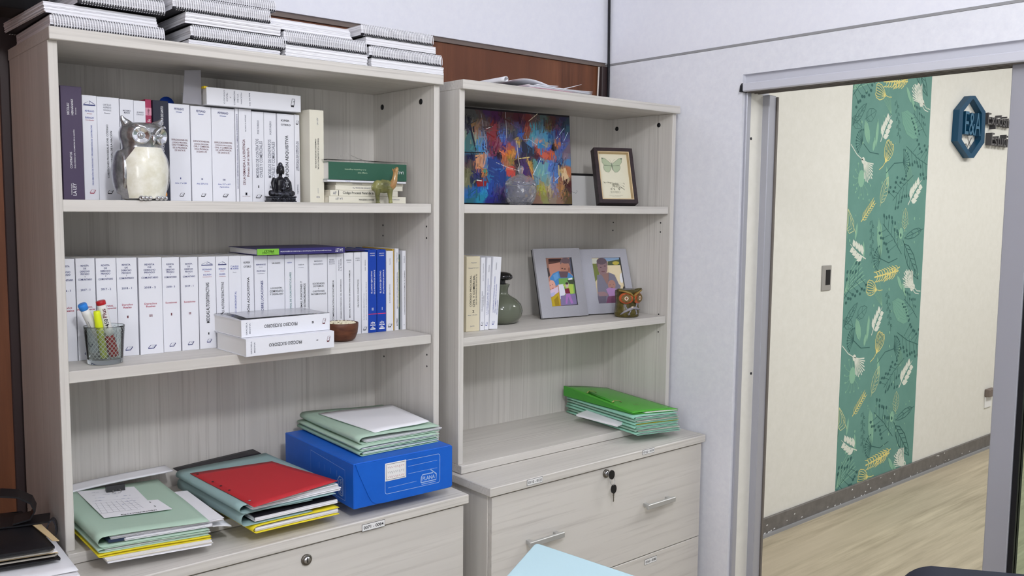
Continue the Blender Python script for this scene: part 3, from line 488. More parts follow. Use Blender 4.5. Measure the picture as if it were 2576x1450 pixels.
b, z = flat_book('dark violet book with a lime end lying on top of the middle row', 646, 868.5, 626, 642, 2.0, gY(650, 644, 2.025).z+.0024, .165, 'cover_violet', [('#bar', .12, .5, .235, .97, 0, 'lime'), ('PELLI', .13, .62, .1, .24, 180, 'ink_white'), ('ORDOÑEZ', .12, .32, .13, .26, 180, 'ink_white'), ('TÍTULOS EJECUTIVOS ELECTRÓNICOS Y PROCESO DE EJECUCIÓN', .545, .5, .58, .26, 180, 'ink_white'), ('LA LEY', .925, .5, .09, .55, 180, 'ink_white')], None, zt=gY(650, 644, 2.025).z+.0175)
m = MB(); p = gY(869, 634, 2.03)
thin = book('thin navy booklet lying on the middle row left of the blue pair', (gY(872, 632, 2.04).x, 2.042, gY(885, 636.5, 2.025).z+.0035), .056, .0035, .14, 'cover_violet', [], True)
# the flat pair in front of the middle row
def proceso(label, l, r, yl_t, yl_b, yr_b, z, num, rz):
    a = gZ(l, yl_b, z); b = gZ(r, yr_b, z); w = (b-a).length; ang = math.atan2(b.y-a.y, b.x-a.x)
    h = gY(l, yl_t, a.y).z-z
    return book(label, (a.x, a.y, z+.0003), w, h, .155, 'cover_white', [('GRACIELA', .055, .5, .72, .014, 90, 'ink_grey'), ('MEDINA', .09, .5, .6, .014, 90, 'ink_grey'), ('PROCESO SUCESORIO', .43, .55, .37, .2, 180, 'ink'), (num, .795, .55, .13 if len(num) > 1 else .04, .022, 90, 'ink'), ('#logo', .93, .55, .04, .34, 0, 'ink_maroon')], True, (0, 0, ang), 'flat pair of white books'), z+h+.0006
b1, z = proceso('lower of the two flat white books PROCESO SUCESORIO', 619.5, 841, 855, 899.5, 874.5, 1.118, 'I', 0)
b2, z2 = proceso('upper of the two flat white books PROCESO SUCESORIO, in a clear jacket', 607.5, 830, 807, 851.5, 830, z, 'II', 0)
m = MB(); dx = b2.children[0].dimensions
m.grid(lambda a, b: (dx.x*(.0+a), .155*b, dx.z+.0012+.0035*math.sin(3.1*b)*(1-a)), 10, 10, 'clear_film', thick=.0005); m.build('clear_jacket', b2, label='glossy clear jacket')
# right bookcase, middle shelf
def lean_row(specs, Yf, zs, group):
    for (xl, xr, vb, yt, xt, label, col, texts, page) in specs:
        a = gY(xl, vb, Yf); b = gY(xr, vb, Yf); tp = gY(xt, yt, Yf); ln = math.atan2(tp.x-a.x, tp.z-zs); h = math.hypot(tp.x-a.x, tp.z-zs)
        w = (b.x-a.x)*math.cos(ln)
        book(label, (a.x, Yf, zs+.0003+w*math.sin(max(0, ln))), w-.0006, h, .15, col, texts, group=group, page=page, rot=(0, ln, 0))
gC = 'books at the left end of the right bookcase middle shelf'
lean_row([
 (1172.6, 1206.5, 836, 646.5, 1174, 'yellowed cream book lettered CÓDIGO PROCESAL CIVIL Y COMERCIAL', 'cover_oldcream', [('Peyrano', .55, .915, .4, .016, 0, 'ink_grey'), ('Vázquez Ferreyra', .5, .845, .75, .014, 0, 'ink_grey'), ('CÓDIGO PROCESAL', .3, .54, .42, .15, 90, 'ink'), ('CIVIL Y COMERCIAL', .55, .54, .43, .16, 90, 'ink'), ('DE LA PROVINCIA DE SANTA FE', .74, .56, .41, .08, 90, 'ink'), ('2', .52, .27, .16, .035, 0, 'ink'), ('Arts. 119-316', .45, .22, .7, .014, 0, 'ink_grey'), ('Juris', .45, .07, .32, .02, 0, 'ink_grey')], 'page'),
 (1208, 1218.6, 833, 649, 1211, 'slim white book directly right of the yellowed cream one', 'cover_white', [('OBLIGACIONES EN PESOS', .35, .4, .28, .22, 90, 'ink_grey'), ('Y EN DÓLARES', .7, .4, .16, .22, 90, 'ink_grey'), ('MARTÍN - DRUCAROFF', .5, .8, .24, .2, 90, 'ink_grey'), ('#logo', .4, .09, .55, .05, 0, 'ink')], 'page_white'),
 (1219.4, 1229.4, 832, 649, 1226.5, 'slim white book in the middle of three leaning white books', 'cover_white', [('LA DEUDA EN EL CÓDIGO', .35, .46, .5, .22, 90, 'ink_blue'), ('CIVIL Y COMERCIAL DE LA NACIÓN', .7, .42, .4, .2, 90, 'ink_blue'), ('PIZARRO', .5, .85, .1, .22, 90, 'ink_grey'), ('#logo', .4, .08, .55, .05, 0, 'ink_blue')], 'page_white'),
 (1231, 1251.6, 830, 648, 1241.8, 'white leaning book next to the grey glass bottle', 'cover_white', [('LA DEUDA DE INTERESES EN EL CÓDIGO', .3, .48, .5, .14, 90, 'ink_blue'), ('CIVIL Y COMERCIAL DE LA NACIÓN', .55, .42, .4, .14, 90, 'ink_blue'), ('SEGUNDA EDICIÓN', .8, .3, .2, .1, 90, 'ink_blue'), ('PIZARRO', .4, .87, .1, .12, 90, 'ink_grey'), ('#logo', .42, .085, .3, .05, 0, 'ink_blue')], 'page_white'),
], 1.992, 1.099, gC)
# ------------------------------------------------------------------ figurines, jars and frames
def RGB(c, rough=.55):
    k = 'tone_%d_%d_%d' % tuple(c); return (M(k, c, rough), k)[1]
def foil(name, c1, c2, sc, rough, metal, coat=0, bump=.3):
    if name in MATS: return
    grain(name, c1, c2, (sc, sc, sc), rough=rough, bump=bump, lo=.35, hi=.65); MATS[name].node_tree.nodes['Principled BSDF'].inputs['Metallic'].default_value = metal
    MATS[name].node_tree.nodes['Principled BSDF'].inputs['Coat Weight'].default_value = coat
foil('silver_leaf', (206, 207, 210), (150, 152, 156), 60, .24, .88); foil('mother_of_pearl', (242, 240, 228), (224, 220, 200), 42, .3, 0, .6, .15)
M('mirror_silver', (222, 224, 228), .1, metal=.95)
def remesh(o, vox, smooth=True):
    md = o.modifiers.new('fuse', 'REMESH'); md.mode = 'VOXEL'; md.voxel_size = vox; md.use_smooth_shade = smooth
    s = o.modifiers.new('soften', 'SMOOTH'); s.iterations = 3; s.factor = .5
# --- silver owl
ow = thing('owl_figurine', 'large silver owl with a pearly cream belly on the top shelf', 'figurine', (.626, 1.945, 1.4602), (0, 0, .17))
PR = [(.033, 0), (.040, .004), (.0435, .02), (.0475, .045), (.0485, .065), (.046, .085), (.041, .102), (.0385, .110), (.040, .118), (.043, .128), (.0435, .140), (.041, .150), (.034, .158), (.018, .162), (.0, .1625)]
m = MB(); m.lathe(PR, 'silver_leaf', 40, sx=1.07, sy=.92)
for s in (-1, 1):
    m.tube([(s*.024, .002, .146), (s*.033, .0, .158), (s*.041, -.002, .166), (s*.0445, -.004, .1735)], [.015, .0105, .006, .0022], 'silver_leaf', 12)
    m.ell((s*.0465, .008, .058), .010, .030, .047, 'silver_leaf', 20, 12)
o = m.build('body', ow); remesh(o, .0019)
m = MB()
def bel(a, b):
    th = -PI/2+(a-.5)*2.3*(1-.35*max(0, b-.75)/.25); z = .004+b*.106
    r = 0
    for (r0, z0), (r1, z1) in zip(PR, PR[1:]):
        if z0 <= z <= z1: r = r0+(r1-r0)*(z-z0)/(z1-z0); break
    k = 1.0+.05*math.sin(PI*a)+.018
    return (r*k*1.05*math.cos(th), r*k*.96*math.sin(th), z)
m.grid(bel, 28, 24, 'mother_of_pearl'); m.build('belly', ow, label='pearly cream shell belly')
for s in (-1, 1):
    e = MB(); c = Vector((s*.0205, -.0375, .1335)); n = Vector((s*.38, -1, -.02)).normalized(); u = n.cross(EZ).normalized(); w_ = u.cross(n)
    ring = lambda r, dz, k=20: [c+n*dz+u*r*math.cos(2*PI*i/k)+w_*r*math.sin(2*PI*i/k) for i in range(k)]
    rs = [ring(.0178, -.003), ring(.0178, .003), ring(.0155, .0035), ring(.0062, -.0005)]
    vs = [p for r in rs for p in r]; e.add(vs, [(a*20+i, a*20+(i+1) % 20, (a+1)*20+(i+1) % 20, (a+1)*20+i) for a in range(3) for i in range(20)], 'mirror_silver'); e.poly(rs[3], 'mirror_silver')
    e.ell(tuple(c+n*.002), .0046, .0046, .0046, 'mirror_silver', 12, 8); e.build('eye', ow, label='mirrored round eye')
m = MB()
for s in (-1, 1): m.tube([(s*.004, -.045, .131), (s*.009, -.0462, .142), (s*.018, -.0445, .150), (s*.029, -.038, .1535), (s*.037, -.029, .152)], [.002, .0028, .003, .0026, .0015], 'mirror_silver', 8)
m.build('brow', ow)
m = MB(); m.tube([(0, -.041, .138), (0, -.0475, .130), (0, -.0495, .1205), (0, -.047, .1145)], [.004, .0048, .0034, .0008], 'mirror_silver', 10); m.build('beak', ow)
for s in (-1, 1):
    m = MB()
    for k in range(3): m.ell((s*.017+(k-1)*.0088, -.041, .0052), .0046, .0085, .0052, 'mirror_silver', 12, 8)
    m.build('foot', ow)
# --- seated dark figurine
grain('dark_patina', (84, 86, 96), (22, 22, 28), (210, 210, 210), rough=.32, lo=.42, hi=.66); M('figurine_black', (26, 26, 32), .28)
MATS['dark_patina'].node_tree.nodes['Principled BSDF'].inputs['Metallic'].default_value = .45
bu = thing('seated_figurine', 'small black meditating figurine with silver details, standing before the white books', 'figurine', (.934, 1.938, 1.4602))
m = MB(); m.box(-.0315, .0315, -.019, .019, 0, .0035, 'dark_patina', .001); m.box(-.030, .030, -.0175, .0175, .0035, .0105, 'dark_patina', .001); m.box(-.0315, .0315, -.019, .019, .0105, .0135, 'dark_patina', .001)
for k in range(9): m.ell((-.027+k*.00675, -.0178, .007), .0026, .0012, .0028, 'figurine_black' if k % 2 else 'dark_patina', 8, 6)
m.build('pedestal', bu)
m = MB(); G = 'figurine_black'
m.tube([(0, .003, .014), (0, .004, .026), (0, .003, .040), (0, .002, .052), (0, .001, .058)], [.0135, .0125, .0135, .0125, .0055], G, 16)
m.tube([(0, .001, .055), (0, -.0005, .066)], .0044, G, 12); m.ell((0, -.002, .0735), .0082, .0088, .0108, G); m.ell((0, -.0005, .0845), .0048, .005, .006, G)
m.ell((0, -.0106, .0725), .0012, .0016, .0024, G, 8, 6)
for s in (-1, 1): m.tube([(s*.0084, 0, .077), (s*.0088, 0, .070), (s*.0078, 0, .064)], .0016, G, 6)
m.tube([(-.014, .002, .054), (-.0195, -.001, .044), (-.0205, -.005, .032), (-.0195, -.013, .021), (-.019, -.0165, .0165)], [.0052, .0048, .0038, .0032, .0036], G, 10)
m.tube([(.014, .002, .054), (.0195, -.001, .043), (.017, -.008, .032), (.008, -.0145, .0265), (.0, -.016, .0265)], [.0054, .0052, .0046, .0036, .0034], G, 10)
o = m.build('body', bu); remesh(o, .0009)
m = MB(); D = 'dark_patina'
m.tube([(-.027, -.006, .0205), (-.014, -.0155, .018), (.004, -.0165, .0175), (.014, -.013, .018)], [.0068, .0062, .0058, .005], D, 12); m.tube([(.027, -.006, .0205), (.014, -.0155, .019), (-.002, -.0135, .022)], [.0068, .0062, .005], D, 12)
m.tube([(-.026, -.004, .020), (-.008, .006, .022), (.008, .006, .022), (.026, -.004, .020)], .0075, D, 12)
m.tube([(.013, .002, .0575), (.021, .001, .044), (.0215, .0, .030), (.018, .0, .020)], [.0050, .0066, .0076, .009], D, 12)
m.tube([(.012, -.004, .0565), (.007, -.0115, .047), (.002, -.0145, .036), (.0, -.014, .028)], [.0048, .0056, .0060, .006], D, 10)
o = m.build('robe', bu, label='silver patterned robe over one shoulder'); remesh(o, .0009)
m = MB(); m.ell((0, -.0002, .0785), .0088, .0092, .0078, D, 16, 10); m.ell((0, -.0002, .0855), .0053, .0055, .0062, D, 14, 8)
for k in range(3):
    for j in range(4): p = Vector((.0045+k*.0026+j*-.0004, -.0185+k*.0008, .0345+j*.0042)); m.box(p.x, p.x+.0020, p.y-.0006, p.y+.003, p.z, p.z+.0034, 'mirror_silver' if (k+j) % 2 == 0 else D)
m.build('hair_and_ornament', bu)
# --- onyx animal
def onyx(name, c1, c2, c3):
    grain(name, c1, c2, (26, 26, 26), rough=.12, c3=c3, big=(16, 16, 16), lo=.35, hi=.65); b = MATS[name].node_tree.nodes['Principled BSDF']
    b.inputs['Transmission Weight'].default_value = .22; b.inputs['IOR'].default_value = 1.45; b.inputs['Coat Weight'].default_value = .5
onyx('onyx_green', (140, 138, 84), (84, 86, 50), (176, 176, 112)); onyx('onyx_amber', (176, 112, 56), (124, 78, 36), (206, 176, 120))
la = thing('animal_figurine', 'small green and amber onyx animal in front of the flat stacked books', 'figurine', (1.210, 1.928, 1.4608), (0, 0, -.15))
m = MB(); G = 'onyx_green'
m.ell((-.004, 0, .041), .0235, .0125, .0165, G, 20, 12, Matrix.Rotation(.12, 3, 'Y')); m.ell((-.018, 0, .040), .0145, .0125, .0175, G); m.ell((.013, 0, .040), .012, .0115, .0145, G)
for x, y, s in ((-.022, -.007, 1), (-.017, .007, 1), (.012, -.007, 1), (.018, .007, 1)):
    m.tube([(x*.95, y, .036), (x*1.0, y, .018), (x*1.0+.001, y, .008), (x+.002, y, .0)], [.0085, .0058, .0046, .0056], G, 12)
for k in range(5): m.ell((-.006+k*.0045, 0, .0568-k*.0004), .0026, .003, .0026, G, 8, 6)
m.tube([(-.031, 0, .046), (-.0335, 0, .038), (-.033, 0, .030)], [.003, .0022, .001], G, 8)
o = m.build('body', la); remesh(o, .0009)
m = MB(); G = 'onyx_amber'
m.tube([(.013, 0, .040), (.0225, 0, .047), (.0275, 0, .058), (.0295, 0, .070), (.0305, 0, .078)], [.0125, .0105, .0078, .0064, .0062], G, 14)
m.tube([(.029, 0, .075), (.0325, 0, .082), (.0345, 0, .0885), (.035, 0, .091)], [.0064, .0058, .0042, .0026], G, 12)
for s in (-1, 1): m.tube([(.0275, s*.004, .080), (.0255, s*.0055, .0845), (.0255, s*.006, .088)], [.0026, .002, .0008], G, 8)
o = m.build('neck_and_head', la, label='amber orange neck and head'); remesh(o, .0009)
# --- glass with pens
M('tumbler_glass', (240, 246, 244), .02, trans=1, ior=1.42, spec=.5); M('etched_white', (226, 230, 230), .4)
gc = (.5455, 1.9665); pg = thing('pen_glass', 'clear tapered glass tumbler holding markers on the middle shelf', 'tumbler', (gc[0], gc[1], 1.1182))
m = MB(); m.lathe([(.0, 0), (.032, 0), (.0345, .002), (.0352, .010), (.0400, .078), (.0402, .0795), (.0392, .0800), (.0382, .0788), (.0334, .0125), (.0325, .0105), (.0, .0100)], 'tumbler_glass', 48, caps=False); m.build('glass_body', pg)
m = MB(); n = 26; h0, h1 = .014, .076
for s in (-1, 1):
    for k in range(n):
        L = []
        for q in range(13):
            b = q/12; r = .0334+(.0382-.0334)*b-.0002; a = 2*PI*(k/n)+s*b*2*PI*6/n
            L.append((r, a, h0+(h1-h0)*b))
        for (r, a, z), (r2, a2, z2) in zip(L, L[1:]):
            da = .0006/.035; m.add([(r*math.cos(a-da), r*math.sin(a-da), z), (r*math.cos(a+da), r*math.sin(a+da), z), (r2*math.cos(a2+da), r2*math.sin(a2+da), z2), (r2*math.cos(a2-da), r2*math.sin(a2-da), z2)], [(0, 1, 2, 3)], 'etched_white')
m.build('diamond_pattern', pg, label='fine diamond lattice on the glass')
M('marker_white', (226, 225, 222), .4); M('marker_blue', (50, 130, 214), .35); M('marker_red', (176, 30, 38), .35); M('marker_yellow', (222, 236, 40), .3); M('marker_dullyellow', (190, 200, 90), .4)
def pen(name, label, foot, top, r, segs):
    """segs: (part name, from, to, radius factor start, end, material)"""
    t = thing(name, label, 'marker pen', foot, group='pens in the glass'); d = Vector(top)-Vector(foot)
    for (pn, a, b, ra, rb, mat) in segs:
        m = MB(); m.tube([d*a, d*(a+(b-a)*.1), d*(a+(b-a)*.9), d*b], [r*ra*.9, r*ra, r*rb, r*rb*.9], mat, 18); m.build(pn, t)
    return t, d
p1 = gY(206, 766, 1.955); t, d = pen('marker', 'white marker with a blue cap end leaning left in the glass', (.554, 1.984, 1.1305), p1, .0088, [('barrel', 0, .90, 1, 1, 'marker_white'), ('cap_end', .90, 1.0, 1.0, 1.02, 'marker_blue')])
ux = d.normalized(); n = Vector((-.35, -1, 0)).normalized(); uy = n.cross(ux).normalized()
m = MB(); o = d*.62+n*.0090
for k, (w, h) in enumerate(((.020, .0008), (.016, .0008), (.018, .0008))): c = o+uy*(.003-k*.002); m.poly([c-ux*w/2-uy*h/2, c+ux*w/2-uy*h/2, c+ux*w/2+uy*h/2, c-ux*w/2+uy*h/2], 'ink_grey')
c = d*.47+n*.0091; m.poly([c+ux*.0028*math.cos(i*PI/5)+uy*.0028*math.sin(i*PI/5) for i in range(10)], 'ink_maroon'); m.build('print', t)
p2 = gY(252.5, 757, 1.955); t, d = pen('marker', 'white marker with a red cap end, printed 450 Plus', (.5625, 1.961, 1.1305), p2, .0094, [('barrel', .36, .93, 1, 1, 'marker_white'), ('tip_cap', 0, .36, 1.16, 1.04, 'marker_red'), ('cap_end', .93, 1.0, 1.03, 1.0, 'marker_red')])
ux = d.normalized(); n = Vector((-.12, -1, 0)).normalized(); uy = n.cross(ux).normalized(); m = MB(); o = d*.70+n*.0098
m.text('450', o-ux*.010, ux, uy, .017, .0078, 'ink'); m.text('Plus', o+ux*.0105, ux, uy, .019, .0082, 'ink_maroon')
c = d*.52+n*.0098; m.poly([c-ux*.004-uy*.005, c-ux*.003+uy*.005, c+ux*.005+uy*.001], 'ink'); m.build('print', t)
p3 = gY(243, 783, 1.948); t, d = pen('highlighter', 'bright yellow highlighter in the middle of the glass', (.540, 1.953, 1.1300), p3, .0072, [('barrel', 0, .62, 1, 1, 'marker_dullyellow'), ('cap', .62, 1.0, 1.12, .92, 'marker_yellow')])
# --- wooden bowl
grain('bowl_wood', (110, 66, 46), (78, 44, 32), (30, 30, 90), rough=.45); M('pebble_cream', (230, 222, 196), .7)
bw = gZ(871, 861, 1.118); bc = (bw.x+.004, bw.y+.030)
m = MB(); m.lathe([(0, 0), (.026, 0), (.034, .006), (.0395, .020), (.0415, .036), (.0418, .044), (.0408, .0455), (.0392, .044), (.038, .034), (.033, .014), (0, .010)], 'bowl_wood', 40, caps=False)
o = m.build('wooden_bowl', label='small dark wooden bowl of cream pebbles on the middle shelf', cat='bowl'); o.location = (bc[0], bc[1], 1.1183)
m = MB(); rr = random.Random(5); m.lathe([(.0335, .030), (.036, .036), (.030, .041), (.0, .043)], 'pebble_cream', 24, caps=False)
for k in range(70):
    a = rr.random()*2*PI; q = .033*math.sqrt(rr.random()); s = rr.uniform(.003, .0055); m.ell((q*math.cos(a), q*math.sin(a), .0435+.002*(1-q/.033)), s, s*.8, s*.6, 'pebble_cream', 8, 6)
o = m.build('cream_pebbles', label='heap of cream pebbles filling the small wooden bowl', cat='pebbles', kind='stuff'); o.location = (bc[0], bc[1], 1.1183)
# --- abstract canvas
cv = thing('canvas_painting', 'abstract painting in blues, reds and orange on a canvas', 'painting', (1.552, 2.058, 1.4620), (-math.radians(4.4), 0, -math.radians(4.7)))
CW, CH = .411, .280
M('canvas_edge', (24, 20, 26), .6)
m = MB(); m.box(0, CW, 0, .022, 0, CH, 'canvas_edge', .001)
A = '''90 100 90 92 82;180 100 88 90 84;280 120 95 70 75;360 110 70 50 85;480 130 60 38 60;620 150 66 40 58;760 150 70 35 45;900 190 110 45 40;1000 170 90 70 60;1100 170 70 80 85;1250 190 60 50 45;1400 200 45 50 60;90 260 70 75 80;120 260 30 30 45;200 270 140 100 70;270 260 110 95 85;340 270 90 60 60;420 260 120 45 40;540 260 70 60 95;650 260 80 70 75;760 270 60 70 110;830 260 75 50 60;900 300 140 60 50;980 280 70 140 160;1090 260 60 110 125;1200 260 80 70 50;1350 270 60 55 60;1440 300 40 60 90;100 420 130 140 130;140 400 170 165 140;200 380 170 130 105;270 420 100 130 170;320 400 60 60 80;400 400 140 50 55;460 370 90 50 55;540 420 70 110 190;640 420 60 60 110;720 400 60 60 90;790 400 45 90 180;860 420 130 60 55;950 420 90 160 180;1050 430 90 150 190;1150 420 70 140 190;1250 420 50 80 150;1380 400 60 75 130;90 560 70 140 140;150 560 60 150 150;260 540 80 140 200;330 560 40 50 90;400 540 120 55 75;490 530 150 80 110;560 560 60 50 110;620 560 190 95 60;680 520 90 70 130;760 510 190 140 70;830 540 50 55 70;920 540 70 130 180;1050 500 200 150 120;1080 540 50 120 190;1180 540 150 150 130;1210 590 50 90 200;1245 580 20 20 30;1300 530 190 110 70;1380 560 60 90 160;1450 600 110 90 110;120 640 60 130 140;260 630 70 140 200;110 720 30 30 60;250 720 210 150 110;310 770 80 140 200;390 660 150 60 80;470 690 50 30 40;560 650 200 110 60;640 660 200 120 50;700 700 190 130 60;760 600 60 80 170;830 630 40 45 60;930 660 40 40 60;1000 690 60 35 40;1040 650 190 90 70;1130 700 160 75 60;1220 690 200 85 45;1320 690 70 110 160;1420 720 120 110 130;110 820 90 70 70;250 850 220 150 110;380 800 50 60 140;470 800 45 70 150;560 790 190 110 70;640 790 150 130 60;720 790 50 35 45;820 830 70 50 95;920 830 190 140 60;1000 800 90 140 150;1070 780 40 70 150;1130 820 110 170 180;1230 830 80 130 200;1330 850 45 50 90;1440 800 70 120 190;80 960 110 100 70;170 970 40 50 100;240 930 210 120 70;310 930 60 140 130;380 950 40 60 150;500 930 45 80 170;640 930 200 80 60;730 930 70 60 70;850 950 75 55 110;930 940 190 110 50;980 950 150 190 180;1080 930 130 180 170;1200 930 100 140 200;1300 930 60 80 150;1370 930 210 180 130;1450 880 190 110 70;90 1080 130 120 90;170 1050 30 40 70;260 1090 170 30 35;330 1060 40 110 160;420 1080 45 60 150;540 1080 50 60 140;600 1020 40 90 130;800 1100 60 60 110;1000 1080 100 150 160;1070 1090 170 150 110;1160 1060 150 170 150;1240 1060 120 140 180;1320 1050 150 90 60;1400 1030 190 160 130;1460 1070 60 35 35;110 1230 40 100 180;170 1180 40 90 190;260 1200 40 150 200;340 1220 40 60 160;450 1230 70 60 120;540 1230 80 75 130;800 1250 60 60 100;1060 1200 190 180 60;1100 1250 150 140 70;1190 1200 190 170 130;1260 1200 120 130 160;1340 1180 190 120 60;1420 1200 150 100 60;1470 1180 60 55 40;130 1320 50 100 120;250 1310 50 140 190;350 1310 40 50 130;480 1310 50 50 90;570 1310 60 60 90;1020 1320 140 100 90;1120 1310 150 150 80;1220 1310 150 120 110;1330 1310 140 100 80;1440 1310 90 70 50'''
ANC = [tuple(int(q) for q in s.split()) for s in A.split(';')]
def cxy(x, y):   # photo-crop position -> canvas fraction
    f = (x-62)/1425; top = 45+122*f; return .035+.965*f, (1362-y)/(1362-top)
ANF = [(*cxy(a[0], a[1]), tuple((c//20)*20+10 for c in a[2:])) for a in ANC]
def near(fx, fy, p=2.2):
    D = sorted((((a[0]-fx)**2*1.6+(a[1]-fy)**2*.75)+1e-5, a[2]) for a in ANF)[:3]; w = [1/d**p for d, _ in D]; t = sum(w)
    return tuple(int(sum(q*c[k] for q, (_, c) in zip(w, D))/t*.92)//16*16+8 for k in range(3))
rp = random.Random(11); y_ = -.0003; gx, gy = 84, 60
for i in range(gx):
    for j in range(gy):
        fx, fy = (i+.5)/gx, (j+.5)/gy; c = near(fx+.012*math.sin(fy*31+fx*9), fy+.014*math.sin(fx*37-fy*11)); m.poly([(CW*(.004+.992*i/gx), y_, CH*(.01+.97*j/gy)), (CW*(.004+.992*(i+1)/gx), y_, CH*(.01+.97*j/gy)), (CW*(.004+.992*(i+1)/gx), y_, CH*(.01+.97*(j+1)/gy)), (CW*(.004+.992*i/gx), y_, CH*(.01+.97*(j+1)/gy))], RGB(c))
for k in range(1000):
    fx, fy = rp.random(), rp.random(); c = near(min(1, max(0, fx+rp.gauss(0, .012))), min(1, max(0, fy+rp.gauss(0, .014)))); q_ = rp.choice((-16, 0, 0, 16)); c = tuple(min(248, max(8, q+q_)) for q in c)
    L = rp.uniform(.008, .034); w = rp.uniform(.002, .006); a = rp.choice((PI/2, PI/2, 1.2, rp.uniform(0, PI))); dx, dz = math.cos(a)*L/2, math.sin(a)*L/2; nx, nz = -math.sin(a)*w/2, math.cos(a)*w/2
    x, z = .018+fx*(CW-.036), .019+fy*(CH-.038); t_ = rp.uniform(.3, 1); m.poly([(x-dx-nx, y_-.0001-k*1e-6, z-dz-nz), (x+dx-nx*t_, y_-.0001-k*1e-6, z+dz-nz*t_), (x+dx+nx*t_, y_-.0001-k*1e-6, z+dz+nz*t_), (x-dx+nx, y_-.0001-k*1e-6, z-dz+nz)], RGB(c))
def brush(c, pts, w): m.stroke([(cxy(*p)[0]*CW, cxy(*p)[1]*CH) for p in pts], w, RGB(c), EX, EZ, (0, y_-.0009, 0))
def patch(c, pts): m.poly([(cxy(*p)[0]*CW, y_-.0007, cxy(*p)[1]*CH) for p in pts][::-1], RGB(c))
for c, pts in (((70, 112, 114), [(80, 480), (140, 360), (200, 640), (80, 650)]), ((30, 30, 50), [(110, 180), (135, 190), (215, 640), (195, 650)]), ((210, 150, 110), [(195, 700), (335, 685), (340, 890), (205, 880)]), ((90, 150, 210), [(290, 740), (338, 735), (342, 885), (280, 880)]),
    ((140, 30, 34), [(195, 1060), (330, 1050), (315, 1115), (215, 1130)]), ((190, 70, 60), [(590, 860), (710, 830), (700, 990), (585, 985)]), ((130, 50, 60), [(345, 350), (470, 270), (465, 480), (350, 520)]), ((38, 60, 124), [(350, 730), (590, 850), (570, 1150), (360, 1000)]),
    ((70, 50, 95), [(760, 770), (850, 740), (930, 1000), (790, 900)]), ((190, 90, 70), [(1035, 605), (1180, 700), (1120, 770), (1010, 660)]), ((40, 44, 60), [(810, 500), (990, 640), (950, 720), (800, 640)]), ((210, 180, 140), [(1340, 890), (1400, 860), (1440, 1000), (1350, 1040)]), ((100, 150, 158), [(1050, 740), (1160, 800), (1110, 1080), (940, 960)]), ((74, 112, 172), [(1170, 800), (1290, 800), (1300, 1080), (1180, 1060)])): patch(c, pts)
for k in range(260):
    fx, fy = rp.random(), rp.random(); c = near(min(1, max(0, fx+rp.gauss(0, .01))), min(1, max(0, fy+rp.gauss(0, .012)))); L = rp.uniform(.006, .022); w = rp.uniform(.0012, .0035); a = rp.choice((PI/2, 1.25, 1.9, rp.uniform(0, PI))); x, z = .018+fx*(CW-.036), .019+fy*(CH-.038); dx, dz = math.cos(a)*L/2, math.sin(a)*L/2; nx, nz = -math.sin(a)*w/2, math.cos(a)*w/2
    m.poly([(x-dx-nx, y_-.0008, z-dz-nz), (x+dx, y_-.0008, z+dz), (x-dx+nx, y_-.0008, z-dz+nz)], RGB(c))
for c, pts, w in (((222, 220, 210), [(732, 500), (748, 700), (765, 880)], .0014), ((220, 215, 205), [(455, 800), (600, 860), (740, 905)], .0012), ((210, 190, 120), [(760, 745), (900, 725)], .003), ((190, 190, 200), [(285, 140), (310, 350), (345, 640)], .0012), ((200, 200, 205), [(600, 120), (605, 470)], .0011), ((210, 200, 170), [(905, 240), (1030, 140)], .0022), ((180, 205, 225), [(1010, 560), (900, 480), (830, 490)], .0012), ((170, 200, 220), [(1280, 480), (1400, 330)], .0014), ((170, 200, 220), [(1360, 560), (1450, 390)], .0016), ((20, 20, 30), [(62, 665), (330, 668)], .003), ((205, 225, 235), [(940, 960), (1060, 730)], .002), ((222, 222, 222), [(1245, 1035), (1310, 975)], .0016), ((225, 225, 215), [(200, 1040), (265, 1050)], .003), ((215, 215, 215), [(345, 345), (430, 310)], .0016), ((206, 160, 90), [(870, 740), (900, 850), (935, 920)], .003), ((30, 36, 80), [(1300, 720), (1320, 780), (1345, 730), (1380, 770), (1410, 720)], .0014)): brush(c, pts, w)
m.build('canvas', cv)
# --- crystal jar
M('crystal', (244, 245, 250), .03, trans=.93, ior=1.5, spec=.8)
cj = thing('crystal_jar', 'cut crystal jar with lid before the abstract painting', 'jar', (1.700, 1.972, 1.4603))
def dense(P, n):
    L = [0]
    for a, b in zip(P, P[1:]): L.append(L[-1]+math.hypot(b[0]-a[0], b[1]-a[1]))
    o = []
    for i in range(n+1):
        d = L[-1]*i/n; j = max(q for q in range(len(P)-1) if L[q] <= d+1e-9); f = (d-L[j])/max(1e-9, L[j+1]-L[j]); o.append((P[j][0]+(P[j+1][0]-P[j][0])*f, P[j][1]+(P[j+1][1]-P[j][1])*f))
    return o
cut = lambda k, amp: (lambda a, t: 1+amp*(abs(((a*k/(2*PI)+t*3) % 1)-.5)+abs(((a*k/(2*PI)-t*3) % 1)-.5)-.5))
m = MB(); m.lathe(dense([(.030, .0), (.036, .006), (.0430, .020), (.0465, .036), (.0460, .052), (.0450, .056)], 22), 'crystal', 112, mod=lambda a, t: 1+.055*(abs(((a*14/(2*PI)+t*2) % 1)-.5)+abs(((a*14/(2*PI)-t*2) % 1)-.5)-.5)*min(1, t*6, (1-t)*6), caps=False); m.lathe([(.0450, .056), (.0425, .056), (.043, .050), (.0425, .036), (.039, .022), (.032, .010), (.0, .008)], 'crystal', 48, caps=False); m.lathe([(.0, .0), (.030, .0)], 'crystal', 112, caps=False); m.sm = [False]*len(m.sm); o = m.build('jar_bowl', cj)
